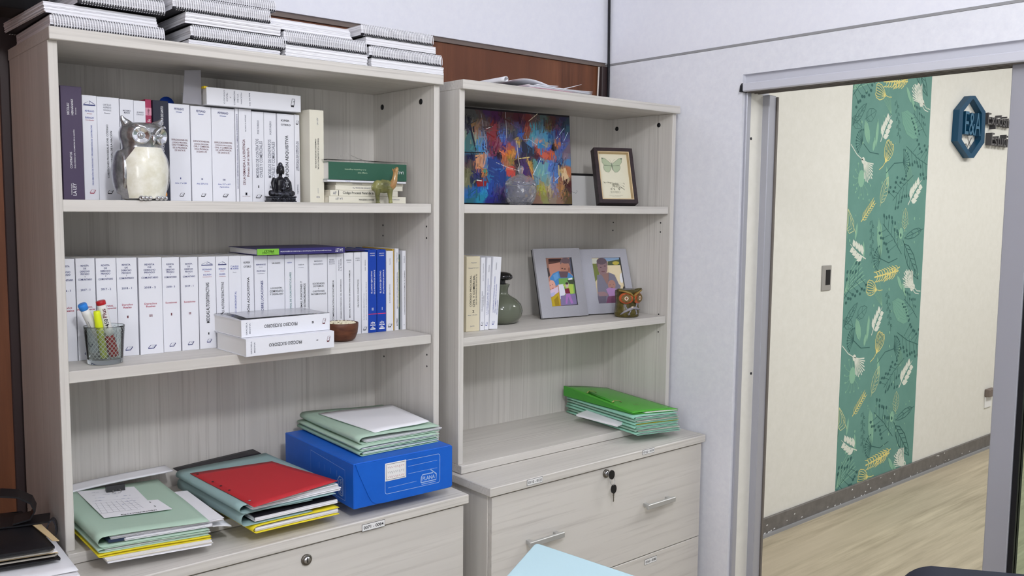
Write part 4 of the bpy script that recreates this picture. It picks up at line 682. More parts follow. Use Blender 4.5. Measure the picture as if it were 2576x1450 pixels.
m = MB(); m.lathe(dense([(.0455, .0565), (.0460, .060), (.042, .068), (.033, .077), (.020, .083), (.011, .086), (.0088, .090), (.0, .090)], 20), 'crystal', 112, mod=lambda a, t: 1+.06*(abs(((a*14/(2*PI)+t*2.5) % 1)-.5)+abs(((a*14/(2*PI)-t*2.5) % 1)-.5)-.5)*max(0, min(1, t*8, (.8-t)*6)), caps=False); m.sm = [False]*len(m.sm)
m.lathe([(.0, .0535), (.041, .0540), (.0455, .0565)], 'crystal', 72, caps=False)
li = m.build('lid', cj); m = MB(); m.lathe([(.0, .0895), (.006, .0895), (.0068, .092), (.0072, .097), (.0092, .103), (.0086, .109), (.005, .113), (.0, .114)], 'crystal', 12, caps=False)
m.build('knob', li)
# --- framed pictures
def frame_axes(name, label, X, Y, z, rz, lean, group=None): return thing(name, label, 'picture frame', (X, Y, z), (-math.radians(lean), 0, math.radians(rz)), group)
def ring(m, w, h, b, y0, y1, mat, b2=None, b3=None, b4=None):
    l, r, t_, bt = b, b2 if b2 is not None else b, b3 if b3 is not None else b, b4 if b4 is not None else b
    m.box(0, l, y0, y1, 0, h, mat, .0003); m.box(w-r, w, y0, y1, 0, h, mat, .0003); m.box(l, w-r, y0, y1, 0, bt, mat, 0); m.box(l, w-r, y0, y1, h-t_, h, mat, 0)
grain('frame_brown', (62, 48, 50), (42, 32, 36), (8, 8, 60), rough=.45); M('wood_pale', (206, 182, 142), .6); M('paper_cream', (226, 222, 200), .7); M('wing', (178, 190, 160), .6); M('wing_edge', (112, 124, 106), .6); M('sepia', (150, 148, 130), .7)
fb = frame_axes('picture_frame', 'deep brown box frame holding a pale green butterfly print', 2.056, 1.9985, 1.4706, -25, 19.7)
w, h = .134, .190; m = MB(); ring(m, w, h, .0125, 0, .030, 'frame_brown', .0125, .0120, .0125); m.build('frame', fb)
m = MB(); m.box(.0125, .0155, .0006, .026, .0125, h-.012, 'wood_pale'); m.box(w-.0155, w-.0125, .0006, .026, .0125, h-.012, 'wood_pale'); m.box(.0155, w-.0155, .0006, .026, .0125, .0155, 'wood_pale'); m.box(.0155, w-.0155, .0006, .026, h-.015, h-.012, 'wood_pale'); m.build('inner_lining', fb, label='pale wood inner edge')
m = MB(); m.box(.0155, w-.0155, .017, .027, .0155, h-.015, 'paper_cream'); B = (0, .0166, 0); y = Vector(B)
def Pb(px, py):   # crop (235..1000, 265..1235) -> frame plane
    b = (py-265)/965; a = (px-(235+95*b))/(600); return (.0155+.103*a, h-.015-(h-.0305)*b)
for s in (0, 1):
    mir = lambda pts: pts if not s else [(1078+ (p[1]-500)*.02-p[0], p[1]) for p in pts]
    for k, W in enumerate((mir([(328, 345), (390, 355), (480, 430), (535, 480), (530, 510), (470, 508), (380, 500), (340, 440)]), mir([(375, 508), (470, 508), (530, 515), (520, 590), (480, 650), (430, 645), (385, 600), (370, 550)]))):
        q = [Pb(*p) for p in W]; q = q if not s else q[::-1]; q = q[::-1]
        m.flat(q, 'wing', EX, EZ, B); m.stroke(q+[q[0]], .0009, 'wing_edge', EX, EZ, (0, .0164, 0))
    m.flat([Pb(*p) for p in mir([(325, 345), (375, 352), (345, 385)])][::1 if s else -1], 'wing_edge', EX, EZ, (0, .0163, 0))
    m.stroke([Pb(*p) for p in mir([(530, 460), (505, 400), (480, 375)])], .0005, 'wing_edge', EX, EZ, (0, .0163, 0))
m.stroke([Pb(535, 450), Pb(540, 520), Pb(550, 605)], [.0016, .0026, .0006], 'wing_edge', EX, EZ, (0, .0162, 0))
rl = random.Random(2)
for k in range(26):
    x0 = rl.uniform(370, 800); y0 = rl.uniform(860, 1010); m.stroke([Pb(590, 890), Pb((590+x0)/2, (885+y0)/2-15), Pb(x0, y0)], [.0003, .0005, .0003], 'sepia', EX, EZ, (0, .0164, 0)); m.stroke([Pb(x0-22, y0-18), Pb(x0, y0), Pb(x0+14, y0+20)], [.0003, .0024, .0003], 'sepia', EX, EZ, (0, .0163, 0))
for k, (w_, yy) in enumerate(((.034, 1055), (.034, 1080), (.046, 1130), (.028, 1160), (.011, 1210))): p = Pb(610+k*6, yy); m.text('BUTTERFLY'[:9] if k < 2 else 'pieris brassicae', (p[0], .0164, p[1]), EX, EZ, w_, .0024 if k < 2 else .0016, 'sepia')
m.build('butterfly_print', fb, label='cream print of a pale green butterfly above sprigs')
m = MB(); m.hexa([(.03, .031, .03), (.07, .031, .03), (.07, .100, .0268), (.03, .100, .0268), (.03, .031, .10), (.07, .031, .10), (.07, .101, .032), (.03, .101, .032)], 'black_plastic'); m.build('easel_back', fb, label='black folding stand')
bb = thing('white_board', 'white board with a black top edge between the painting and the butterfly frame', 'board', (1.97, 2.172, 1.4605))
m = MB(); m.box(0, .275, 0, .010, 0, .1015, 'label_white', .001); m.stroke([(.128, .047), (.140, .0445), (.150, .0415), (.156, .049), (.152, .052)], .0011, 'ink_grey', EX, EZ, (0, -.0003, 0)); m.build('panel', bb)
m = MB(); m.box(-.001, .276, -.001, .011, .1015, .109, 'black_plastic', .001); m.build('edge_strip', bb, label='black edge strip')
# silver photo frames
def emboss(name, c):
    m = M(name, c, .42, metal=.45); nt = m.node_tree; b = nt.nodes['Principled BSDF']; tc = nt.nodes.new('ShaderNodeTexCoord'); mp = nt.nodes.new('ShaderNodeMapping'); mp.inputs['Rotation'].default_value = (0, .62, 0); mp.inputs['Scale'].default_value = (260, 1, 420)
    ck = nt.nodes.new('ShaderNodeTexVoronoi'); ck.inputs['Scale'].default_value = 1; ck.inputs['Randomness'].default_value = .12; bp = nt.nodes.new('ShaderNodeBump'); bp.inputs['Strength'].default_value = .5; bp.inputs['Distance'].default_value = .001
    nt.links.new(tc.outputs['Object'], mp.inputs[0]); nt.links.new(mp.outputs[0], ck.inputs[0]); nt.links.new(ck.outputs['Distance'], bp.inputs['Height']); nt.links.new(bp.outputs[0], b.inputs['Normal'])
emboss('frame_silver', (184, 184, 192)); emboss('frame_silver_bright', (196, 197, 208))
def photo_frame(label, X, Y, rz, lean, w, h, mat, win, polys, TL, e1, e2):
    tl = math.tan(math.radians(lean)); t = frame_axes('photo_frame', label, X, Y, 1.0993+.0152*math.sin(math.radians(lean)), rz, lean, 'silver photo frames'); l, r, tp, bt = win
    m = MB(); ring(m, w, h, l, 0, .009, mat, r, tp, bt); m.build('frame', t)
    m = MB(); m.box(.001, w-.001, .0092, .015, .001, h-.001, 'black_plastic'); m.build('backing', t)
    m = MB(); m.hexa([(w*.35, .0155, .02), (w*.65, .0155, .02), (w*.65, .075, .075*tl+.001), (w*.35, .075, .075*tl+.001), (w*.42, .0155, .12), (w*.58, .0155, .12), (w*.65, .076, .076*tl+.005), (w*.35, .076, .076*tl+.005)], 'black_plastic')
    m.build('easel_back', t, label='black folding stand')
    m = MB(); pw, ph = w-l-r, h-tp-bt; m.box(l-.002, w-r+.002, .0050, .0085, bt-.002, h-tp+.002, RGB((30, 26, 30)))
    det = e1[0]*e2[1]-e1[1]*e2[0]
    for k, (c, pts) in enumerate(polys):
        q = []
        for x, y in pts:
            dx, dy = x-TL[0], y-TL[1]; a = (dx*e2[1]-dy*e2[0])/det; b = (e1[0]*dy-e1[1]*dx)/det
            q.append((l+pw*min(1, max(0, a)), .0049-k*.00004, bt+ph*(1-min(1, max(0, b)))))
        ar = sum(q[i][0]*q[(i+1) % len(q)][2]-q[(i+1) % len(q)][0]*q[i][2] for i in range(len(q)))
        m.poly(q if ar > 0 else q[::-1], RGB(c, .35))
    m.build('photograph', t, label='glossy colour photograph'); return t
def blob(cx, cy, rx, ry, n=14, rot=0): return [(cx+rx*math.cos(2*PI*i/n)*math.cos(rot)-ry*math.sin(2*PI*i/n)*math.sin(rot), cy+rx*math.cos(2*PI*i/n)*math.sin(rot)+ry*math.sin(2*PI*i/n)*math.cos(rot)) for i in range(n)]
F1P = [((196, 140, 120), [(75, 155), (755, 130), (915, 1265), (235, 1310)]), ((92, 62, 56), [(160, 165), (500, 155), (510, 240), (170, 300)]), ((60, 40, 40), [(160, 165), (490, 155), (490, 225), (165, 235)]), ((150, 110, 96), [(75, 155), (150, 155), (210, 560), (140, 600)]), ((70, 60, 62), [(110, 400), (160, 380), (210, 560), (150, 640)]),
    ((90, 94, 110), [(700, 140), (755, 130), (830, 560), (740, 520)]), ((76, 140, 200), [(190, 640), (280, 520), (420, 460), (700, 500), (800, 580), (815, 640), (500, 700), (400, 800), (330, 820)]), ((104, 160, 214), [(280, 560), (400, 490), (430, 620), (330, 700)]), ((120, 104, 108), blob(600, 260, 135, 130)), ((182, 130, 110), blob(590, 370, 125, 150)), ((110, 90, 96), blob(610, 210, 120, 70)), ((106, 84, 92), [(430, 470), (680, 470), (650, 620), (470, 620)]), ((150, 100, 84), blob(700, 430, 30, 60)),
    ((70, 50, 52), blob(520, 395, 22, 12)), ((60, 40, 44), blob(590, 410, 26, 14)), ((224, 168, 152), blob(255, 800, 85, 125, rot=-.2)), ((90, 60, 56), blob(265, 785, 12, 8)), ((90, 60, 56), blob(205, 805, 10, 8)), ((190, 90, 90), blob(275, 875, 32, 10, rot=-.2)), ((222, 200, 224), [(190, 930), (400, 830), (420, 960), (240, 1080), (200, 1010)]), ((186, 186, 226), [(200, 1000), (330, 960), (300, 1060), (215, 1070)]), ((196, 168, 40), [(215, 1110), (420, 970), (470, 1290), (235, 1305)]), ((160, 132, 30), [(300, 1150), (400, 1050), (440, 1290), (330, 1290)]),
    ((120, 170, 90), [(420, 640), (815, 620), (880, 1260), (480, 1280)]), ((230, 232, 244), [(415, 790), (540, 770), (600, 1010), (460, 1140)]), ((240, 244, 250), [(670, 640), (775, 620), (790, 690), (680, 680)]), ((180, 206, 90), [(520, 790), (800, 770), (815, 1000), (740, 1010), (590, 860)]), ((134, 122, 164), [(470, 1060), (880, 1000), (915, 1265), (480, 1290)]), ((70, 80, 60), [(640, 680), (830, 660), (820, 780), (700, 770)]), ((210, 190, 180), blob(640, 800, 42, 70)), ((70, 44, 50), blob(635, 760, 38, 30)), ((128, 40, 62), [(580, 890), (690, 875), (720, 1000), (590, 1000)]), ((176, 122, 190), [(605, 1010), (710, 1000), (800, 1240), (740, 1250), (670, 1080), (640, 1250), (595, 1250)]), ((28, 26, 30), [(740, 130), (762, 130), (918, 1265), (895, 1265)])]
F2P = [((228, 210, 170), [(1210, 160), (1960, 150), (2050, 800), (1850, 1230), (1345, 1230)]), ((140, 168, 200), [(1400, 160), (1960, 150), (1965, 200), (1650, 240)]), ((214, 216, 200), [(1210, 170), (1370, 165), (1360, 300), (1230, 280)]), ((120, 130, 70), [(1235, 290), (1345, 290), (1420, 560), (1300, 720), (1260, 560)]), ((86, 96, 70), [(1640, 240), (1960, 190), (1965, 330), (1640, 330)]), ((196, 180, 80), blob(1850, 280, 90, 45)), ((238, 222, 186), [(1640, 340), (1970, 330), (2030, 820), (1900, 800), (1840, 560), (1660, 520)]), ((240, 240, 244), blob(1985, 640, 50, 120)),
    ((128, 126, 142), [(1350, 560), (1480, 540), (1650, 500), (1800, 560), (1900, 780), (1950, 830), (1850, 1230), (1340, 1230), (1340, 800)]), ((104, 104, 120), [(1480, 560), (1660, 520), (1650, 720)]), ((122, 104, 112), blob(1490, 300, 145, 145)), ((146, 118, 122), blob(1500, 390, 125, 190)), ((104, 88, 98), blob(1480, 235, 130, 80)), ((150, 118, 112), [(1470, 560), (1650, 500), (1640, 680), (1600, 800)]), ((92, 70, 78), blob(1450, 380, 26, 12)), ((92, 70, 78), blob(1560, 350, 26, 12)), ((112, 78, 84), blob(1510, 480, 50, 14)), ((158, 128, 132), [(1340, 960), (1500, 950), (1600, 1000), (1590, 1060), (1380, 1060)]),
    ((176, 132, 120), blob(1715, 800, 100, 120)), ((120, 92, 92), blob(1670, 800, 14, 9)), ((120, 92, 92), blob(1760, 790, 14, 9)), ((132, 92, 96), blob(1715, 862, 30, 9)), ((176, 136, 186), [(1560, 900), (1640, 860), (1860, 900), (1880, 1060), (1640, 1080)]), ((122, 74, 104), [(1600, 1070), (1880, 1050), (1840, 1230), (1545, 1230)]), ((110, 104, 120), [(1340, 1060), (1560, 1060), (1540, 1230), (1350, 1230)]), ((28, 26, 30), [(1940, 150), (1965, 150), (2055, 810), (2030, 815)])]
f1 = photo_frame('silver photo frame showing an older person with a baby and a child, nearest the bottle', 1.8845, 2.072, -7, 14.8, .185, .2255, 'frame_silver', (.044, .036, .031, .036), F1P, (75, 155), (680, -25), (160, 1155))
f2 = photo_frame('silver photo frame showing a person in grey holding a small child, behind the clay owl', 2.078, 2.062, -12.6, 18.7, .194, .222, 'frame_silver_bright', (.049, .028, .030, .034), F2P, (1210, 158), (750, -8), (137, 1075))
# --- smoked bottle
M('smoked_glass', (128, 134, 116), .07, trans=.45, ior=1.4, coat=.4); M('stopper_black', (14, 14, 16), .12, coat=.6)
bo = thing('glass_bottle', 'round smoky grey glass bottle with a black mushroom stopper', 'bottle', (1.728, 2.088, 1.0992))
m = MB(); m.lathe([(.0, .0), (.036, .0), (.050, .006), (.0605, .022), (.0630, .040), (.0580, .058), (.044, .074), (.027, .084), (.0195, .090), (.0185, .098), (.0195, .108), (.0235, .117), (.0240, .120), (.0200, .1205), (.0165, .112), (.0155, .098), (.0, .095)], 'smoked_glass', 48, caps=False, sx=1.06); m.build('glass_body', bo)
m = MB(); m.lathe([(.0, .108), (.010, .108), (.0125, .118), (.011, .128), (.0125, .136)], 'stopper_black', 24, caps=False)
m.lathe([(.012, .135), (.027, .134), (.031, .139), (.0300, .146), (.024, .153), (.013, .157), (.0, .158)], 'stopper_black', 32, mod=lambda a, t: 1+.12*math.cos(a), caps=False)
m.build('stopper', bo, label='glossy black mushroom stopper')
# --- clay owl
grain('glaze_olive', (104, 94, 44), (54, 48, 26), (60, 60, 60), rough=.25, lo=.3, hi=.7); M('glaze_orange', (186, 88, 44), .3, coat=.4); M('glaze_brown', (60, 40, 26), .3); M('glaze_cream', (226, 206, 180), .4); M('glaze_grey', (150, 148, 156), .35); M('glaze_gold', (150, 122, 60), .35)
oc = thing('clay_owl', 'small olive glazed pottery owl with orange eyes at the right end of the shelf', 'figurine', (2.166, 1.972, 1.0992), (0, 0, -.30))
m = MB(); m.lathe([(.0, 0), (.036, 0), (.041, .004), (.042, .016), (.0405, .032), (.038, .046), (.0385, .056), (.040, .068), (.041, .080), (.040, .087), (.034, .090), (.0, .088)], 'glaze_olive', 40, caps=False, sy=.9)
for s in (-1, 1): m.tube([(s*.026, -.014, .083), (s*.036, -.016, .088), (s*.0445, -.016, .093)], [.010, .007, .002], 'glaze_olive', 12)
m.build('body', oc)
for s in (-1, 1):
    c = Vector((s*.0215, -.0325, .064)); n = Vector((s*.48, -1, .02)).normalized(); u = n.cross(EZ).normalized(); w_ = u.cross(n)
    def ell2(mm, rx, rz, d, mat, k=24): mm.poly([c+n*d+u*rx*math.cos(-2*PI*i/k)+w_*rz*math.sin(-2*PI*i/k) for i in range(k)][::-1], mat)
    m = MB(); R3 = Matrix((u, n, w_)).transposed()
    m.ell(tuple(c-n*.001), .0245, .0075, .0185, 'glaze_orange', 24, 12, R3); ell2(m, .0165, .0135, .0068, 'glaze_brown')
    for k in range(22):
        a = 2*PI*k/22; p0 = c+n*.0072+u*.0085*math.cos(a)+w_*.0075*math.sin(a); p1 = c+n*.0071+u*.0160*math.cos(a)+w_*.0130*math.sin(a); t_ = (u*-math.sin(a)+w_*math.cos(a))*.0007; m.poly([p0-t_, p1-t_*1.2, p1+t_*1.2, p0+t_], 'glaze_gold')
    ell2(m, .0068, .0068, .0078, 'glaze_cream'); ell2(m, .0030, .0036, .0082, 'glaze_brown'); ell2(m, .0014, .0018, .0085, 'glaze_orange'); m.build('eye', oc, label='big orange eye with dark rays')
m = MB()
for s in (-1, 1): m.tube([(0, -.0415, .070), (s*.012, -.044, .080), (s*.028, -.036, .0865), (s*.043, -.022, .0885)], [.003, .0032, .003, .002], 'glaze_gold', 8)
m.tube([(0, -.041, .072), (0, -.0455, .060), (0, -.0435, .050)], [.003, .0044, .0012], 'glaze_olive', 10); m.build('brow_and_beak', oc)
m = MB(); fr = lambda x, z: (x, -math.sqrt(max(1e-5, 1-(x/.043)**2))*.0385, z)
m.tube([fr(-.036, .010), fr(-.026, .020), fr(-.012, .028), fr(.002, .033), fr(.016, .030), fr(.034, .025)], [.0015, .0035, .0048, .005, .004, .0022], 'glaze_grey', 10)
for (x, z, dx, dz) in ((-.018, .026, -.006, .012), (.012, .032, .004, .012), (-.006, .026, -.006, -.012), (.012, .027, .004, -.012)):
    e = (x+dx, z+dz); m.tube([fr(x, z), fr(*e)], .0020, 'glaze_grey', 8)
    for q in (-.9, 0, .9): a = math.atan2(dz, dx)+q; m.tube([fr(*e), fr(e[0]+.006*math.cos(a), e[1]+.006*math.sin(a))], [.0014, .0008], 'glaze_grey', 6)
m.ell(fr(-.001, .034), .006, .004, .004, 'glaze_cream', 12, 8); m.build('lizard_relief', oc, label='grey lizard relief across the belly')
# ------------------------------------------------------------------ bound documents on top of the left bookcase
M('paper_white', (241, 241, 246), .75); M('paper_shade', (222, 221, 226), .75); M('coil_white', (242, 242, 247), .35); M('clear_cover', (240, 240, 244), .15); M('back_black', (26, 24, 32), .5)
def slab_pile(m, Q0, Q1, z0, z1, n, mats, jit, rr, wob=0):
    """n thin slabs between a lower and an upper quad (xy corners FL,FR,BR,BL; z may be a 4-tuple)"""
    Z0 = z0 if isinstance(z0, tuple) else (z0,)*4; Z1 = z1 if isinstance(z1, tuple) else (z1,)*4
    for k in range(n):
        a, b = k/n, (k+.93)/n; dx, dy = rr.uniform(-jit, jit), rr.uniform(-jit, jit); c = []
        for t in (a, b):
            for i in range(4): c.append((Q0[i][0]+(Q1[i][0]-Q0[i][0])*t+dx+rr.uniform(-wob, wob), Q0[i][1]+(Q1[i][1]-Q0[i][1])*t+dy+rr.uniform(-wob, wob), Z0[i]+(Z1[i]-Z0[i])*t))
        m.hexa(c, mats[k % len(mats)])
rs = random.Random(21)
def bound(label, x0, z, h, kind, w=.2145, d=.288, y0=1.897, rz=0, skew=0, group='bound documents on top of the left bookcase'):
    t = thing('spiral_bound_book', label, 'bound document', (x0, y0, z+.0004), (0, 0, rz), group); m = MB()
    yb = .004 if kind == 'spine' else .0
    Q0 = [(0, yb), (w, yb), (w, d), (0, d)]; Q1 = [(0, yb+skew), (w, yb+skew), (w, d+skew), (0, d+skew)]
    m.box(0, w, yb, d, 0, .0011, 'back_black');
    if kind == 'spine': m.box(0, w, -.0012, .006, .0002, h*.20, 'back_black')
    slab_pile(m, Q0, Q1, .0012, h-.0008, 9 if kind != 'spine' else 5, ['paper_white', 'paper_white', 'paper_shade'], .0011 if kind != 'spine' else .0004, rs, .0004)
    m.box(0, w, yb+skew, d+skew, h-.0008, h, 'clear_cover'); m.build('page_block', t)
    m = MB(); n = int(w/.0049); yo = 0 if kind == 'spine' else d
    s = 1 if kind == 'spine' else -1
    for k in range(n):
        x = .004+k*(w-.008)/(n-1); P = [(.013, h*.98+.0008), (.008, h+.0022), (.001, h+.0016), (-.0028, h*.80), (-.0034, h*.5), (-.0028, h*.2), (.001, .0002), (.008, .0002)]
        m.tube([(x+.0006*q, yo+s*p[0], p[1]) for q, p in enumerate(P)], .00105, 'coil_white', 5)
    m.build('coil', t, label='white plastic binding coil'); return t
ZT = 1.788
bound('bottom spiral bound document of the leftmost stack', .447, ZT, .0235, 'spine'); bound('second document up in the leftmost stack, page edges forward', .440, ZT+.0265, .024, 'fore', rz=.035, d=.30, skew=.012, y0=1.905)
bound('third document up in the leftmost stack, coil forward', .500, ZT+.0545, .025, 'spine', y0=1.905, w=.166); bound('topmost document of the leftmost stack', .505, ZT+.0825, .02, 'fore', y0=1.91, w=.16)
bound('thin bottom booklet of the second stack, in a worn clear cover', .713, ZT, .0105, 'flat', w=.206, y0=1.90); bound('coil forward document resting on the thin booklet of the second stack', .717, ZT+.0135, .0255, 'spine')
bound('page edges forward document in the middle of the second stack', .706, ZT+.0425, .023, 'fore', skew=-.004, y0=1.90); bound('coil forward document second from the top of the second stack', .682, ZT+.0685, .027, 'spine', y0=1.90); bound('topmost document of the second stack, shifted right', .702, ZT+.0985, .021, 'spine', y0=1.915)
bound('bottom document of the third stack, page edges forward', .929, ZT, .0255, 'fore', w=.212, y0=1.893); bound('middle document of the third stack, coil forward', .929, ZT+.0285, .0275, 'spine', w=.212); bound('top document of the third stack, page edges slanting back', .901, ZT+.059, .026, 'fore', w=.205, skew=.014, y0=1.905)
bound('bottom document of the rightmost stack, page edges forward', 1.152, ZT, .0205, 'fore', y0=1.893); bound('second document up in the rightmost stack, coil forward', 1.151, ZT+.0235, .0255, 'spine', w=.213)
bound('third document up in the rightmost stack, page edges forward', 1.142, ZT+.052, .0185, 'fore', w=.205, y0=1.90); bound('topmost document of the rightmost stack, coil forward', 1.131, ZT+.0735, .0245, 'spine', w=.207, y0=1.90)
M('bag_black', (16, 16, 20), .6)
m = MB(); m.box(-.075, .060, -.095, .085, 0, .125, 'bag_black', .030); m.tube([(-.03, -.05, .118), (-.028, -.055, .150), (.0, -.055, .165), (.026, -.055, .150), (.028, -.05, .118)], .007, 'bag_black', 8)
o = m.build('black_bag', label='soft black bag at the top left corner on the leftmost stack', cat='bag'); o.location = (.424, 2.105, ZT+.0525); remesh(o, .004)
# loose papers on the right bookcase
M('paper_pink', (236, 176, 190), .7)
def sheet(name, label, cat, fn, nu, nv, mat, th=.0006, group=None, loc=(0, 0, 0)):
    m = MB(); m.grid(fn, nu, nv, mat, thick=th); o = m.build(name, label=label, cat=cat, group=group); o.location = loc; return o
gp_ = 'loose papers on top of the right bookcase'; zt2 = 1.7852
sheet('paper_sheet', 'pink sheet poking out of the loose papers on the right bookcase', 'paper', lambda a, b: (.03+.20*a, .0+.17*b, .0016+.006*math.sin(PI*a)*(1-b*.4)), 14, 8, 'paper_pink', group=gp_, loc=(1.640, 1.925, zt2))
m = MB(); rq = random.Random(4)
for k in range(5): m.grid(lambda a, b, k=k: (.055+.24*a+.004*k*(a-.5)+rq.uniform(-.0012, .0012)*(a > .9), .01+.19*b, .0085+.0018*k+.002*math.sin(3*a+k)+.003*max(0, .5-a)), 14, 6, 'paper_white', thick=.0007)
o = m.build('paper_stack', label='limp stack of white sheets lying over the pink one', cat='paper', group=gp_); o.location = (1.640, 1.915, zt2)
def curl(a, b):
    if a < .25: q = (a/.25); ang = PI*1.7*(1-q); r = .0085; return (-.030+.010*b+r*math.sin(ang)*.9, .02+.16*b, .0125+.0085-r*math.cos(ang)-.004*(1-q))
    q = (a-.25)/.75; return (-.030+.010*b+.20*q, .02+.16*b, .0125+.013*math.sin(PI*min(1, q*1.25))*(1-.3*b)+.006*q)
sheet('paper_sheet', 'white sheet with a rolled left edge on top of the loose papers', 'paper', curl, 30, 8, 'paper_white', group=gp_, loc=(1.650, 1.925, zt2+.006))
sheet('paper_sheet', 'white sheet with a corner turned up at the right end of the loose papers', 'paper', lambda a, b: (.08+.175*a, .015+.15*b, .0215+.016*max(0, a-.62)/.38*(1-.6*b)-.003*math.sin(PI*a)), 16, 8, 'paper_white', group=gp_, loc=(1.655, 1.925, zt2))

# ------------------------------------------------------------------ folders in the lower bays
M('mint', (176, 202, 184), .65); M('mint_dark', (150, 184, 166), .65); M('teal_pale', (150, 178, 178), .65); M('yellow_card', (226, 208, 44), .6); M('red_card', (188, 44, 52), .6); M('navy_card', (44, 56, 84), .5); M('mint_bright', (150, 204, 182), .6)
def bil(Q, u, v): return tuple((Q[0][i]*(1-u)+Q[1][i]*u)*(1-v)+(Q[3][i]*(1-u)+Q[2][i]*u)*v for i in (0, 1))
def cover(m, Q, z0, z1, mat, spine='left', z1r=None, wav=.0015, u0=.0, vtop=1.0):
    """folded card: lower flap, rounded spine, upper flap"""
    z1r = z1 if z1r is None else z1r; r = (z1-z0)/2
    def fn(a, b):
        if a < .42: u = 1-a/.42*(1-.05); z = z0
        elif a > .58: u = .05+(a-.58)/.42*.95; z = z1+(z1r-z1)*u
        else: ang = (a-.42)/.16*PI; u = .05-.05*math.sin(ang); z = z0+r-r*math.cos(ang)
        uu, vv = (u, b) if spine == 'left' else (1-u, b) if spine == 'right' else (b, u)
        x, y = bil(Q, uu, vv); return (x, y, z+wav*math.sin(7*b+5*u)*(1 if a > .58 else .3)+.0006)
    m.grid(fn, 44, 10, mat, thick=.0008)
def inset(Q, a, b=None, c=None, d=None):
    b = a if b is None else b; c = a if c is None else c; d = a if d is None else d
    return [bil(Q, a, c), bil(Q, 1-b, c), bil(Q, 1-b, 1-d), bil(Q, a, 1-d)]
rf = random.Random(8); ZBB = .7532
def folder(name, label, Q, z0, z1, mat, spine='left', z1r=None, papers=(), group=None, cat='folder', wav=.0012):
    t = thing(name, label, cat, (Q[0][0], Q[0][1], z0), group=group); T = Matrix.Translation((-Q[0][0], -Q[0][1], -z0))
    m = MB(T); cover(m, Q, z0, z1, mat, spine, z1r, wav); m.build('cover', t)
    for (pn, f0, f1, n, mats, Qp, jit) in papers:
        m = MB(T); zz = z1 if z1r is None else z1r; zr = lambda f: (z0+.002+(z1-z0-.004)*f, z0+.002+(zz-z0-.004)*f, z0+.002+(zz-z0-.004)*f, z0+.002+(z1-z0-.004)*f)
        slab_pile(m, Qp, Qp, zr(f0), zr(f1), n, mats, jit, rf, jit*.5); m.build(pn, t)
    return t
W2 = ['paper_white', 'paper_white', 'paper_shade']
QL = [(.476, 1.795), (.684, 1.760), (.697, 2.12), (.474, 2.140)]; gL = 'folders in the lower bay of the left bookcase'
t = thing('paper_pile', 'cream and white papers at the very bottom of the left folder stack', 'papers', (.49, 1.79, ZBB), group=gL); m = MB(Matrix.Translation((-.49, -1.79, -ZBB)))
slab_pile(m, inset(QL, .07, .0, -.02, .05), inset(QL, .05, .0, -.015, .05), ZBB, ZBB+.011, 6, W2+['page'], .002, rf, .001); m.build('sheets', t)
folder('card_folder', 'yellow card folder near the bottom of the left stack', inset(QL, -.01, .0, .0, .04), ZBB+.0118, ZBB+.0160, 'yellow_card', 'left', ZBB+.0175, group=gL)
folder('card_folder', 'thin mint folder just above the yellow one', inset(QL, -.005, .01, .015, .02), ZBB+.0190, ZBB+.0262, 'mint', 'left', ZBB+.026, [('papers', .2, .8, 3, W2, inset(QL, .06, -.01, .03, .04), .001)], gL)
folder('card_folder', 'fat mint folder on top of the left stack, papers showing at its open end', inset(QL, .0, .0, .02, .0), ZBB+.0285, ZBB+.050, 'mint', 'left', ZBB+.0475,
   [('papers', .52, .93, 7, W2, [(.50, 1.803), (.716, 1.774), (.722, 2.0), (.53, 2.06)], .0022), ('papers', .10, .50, 5, ['paper_shade', 'paper_white'], inset(QL, .24, -.03, .035, .05), .002), ('navy_booklet', .18, .62, 1, ['navy_card'], inset(QL, .10, .62, .045, .2), 0)], gL)
ztl = ZBB+.0520
P4 = [gZ(u, v, ztl) for u, v in ((193.7, 1238.5), (262, 1305), (433, 1282), (397, 1258.5), (371.5, 1260.8), (337, 1226))]
m = MB(); m.prism([(p.x, p.y) for p in P4], ztl+.0005, ztl+.0011, 'paper_white')
def gp2(u, v): p = gZ(u, v, ztl+.0014); return (p.x, p.y)
def zl(m, a, b, w=.0006, mat='ink_grey'): m.stroke([gp2(*a), gp2(*b)], w, mat, EX, EY, (0, 0, ztl+.0014))
for i in range(6): zl(m, (232+i*3, 1262+i*6.2), (232+i*3+118-i*2, 1253+i*5.6), .0004)
for i in range(8): zl(m, (240+i*13, 1266-i*1.2), (256+i*15, 1292-i*1.9), .0004)
for k in range(34):
    a = rf.uniform(0, 1); b = rf.randint(0, 5); u, v = 210+a*100+b*8, 1242-a*8+b*6.5; zl(m, (u, v), (u+rf.uniform(3, 9), v-rf.uniform(.2, 1.2)), .0009, 'ink_blue' if k % 3 else 'ink_grey')
zl(m, (249, 1293.6), (335, 1283), .0005)
a = gp2(304, 1296); b = gp2(394, 1283); ux = Vector((b[0]-a[0], b[1]-a[1], 0)); w = ux.length; ux.normalize(); uy = EZ.cross(ux); m.text('Escrituración', ((a[0]+b[0])/2, (a[1]+b[1])/2, ztl+.0015), ux, uy, w, .0062, 'ink')
for u, v in ((377.5, 1264), (389.5, 1274)): zl(m, (u-2, v-1), (u+2, v+1), .0022, 'ink')
m.build('form_sheet', label='white form with a handwritten table, lettered Escrituración, under the binder clip', cat='paper')
c = gZ(290, 1231, ztl+.004); bc_ = thing('binder_clip', 'black binder clip with wire handles on the white form', 'clip', (c.x, c.y, ztl+.0014), (0, 0, -.16))
m = MB(); m.prism([(-.010, .0), (.010, .0), (.006, .013), (.0045, .014), (-.0045, .014), (-.006, .013)], -.0195, .0195, 'black_plastic', 'x'); m.build('clip_body', bc_)
m = MB()
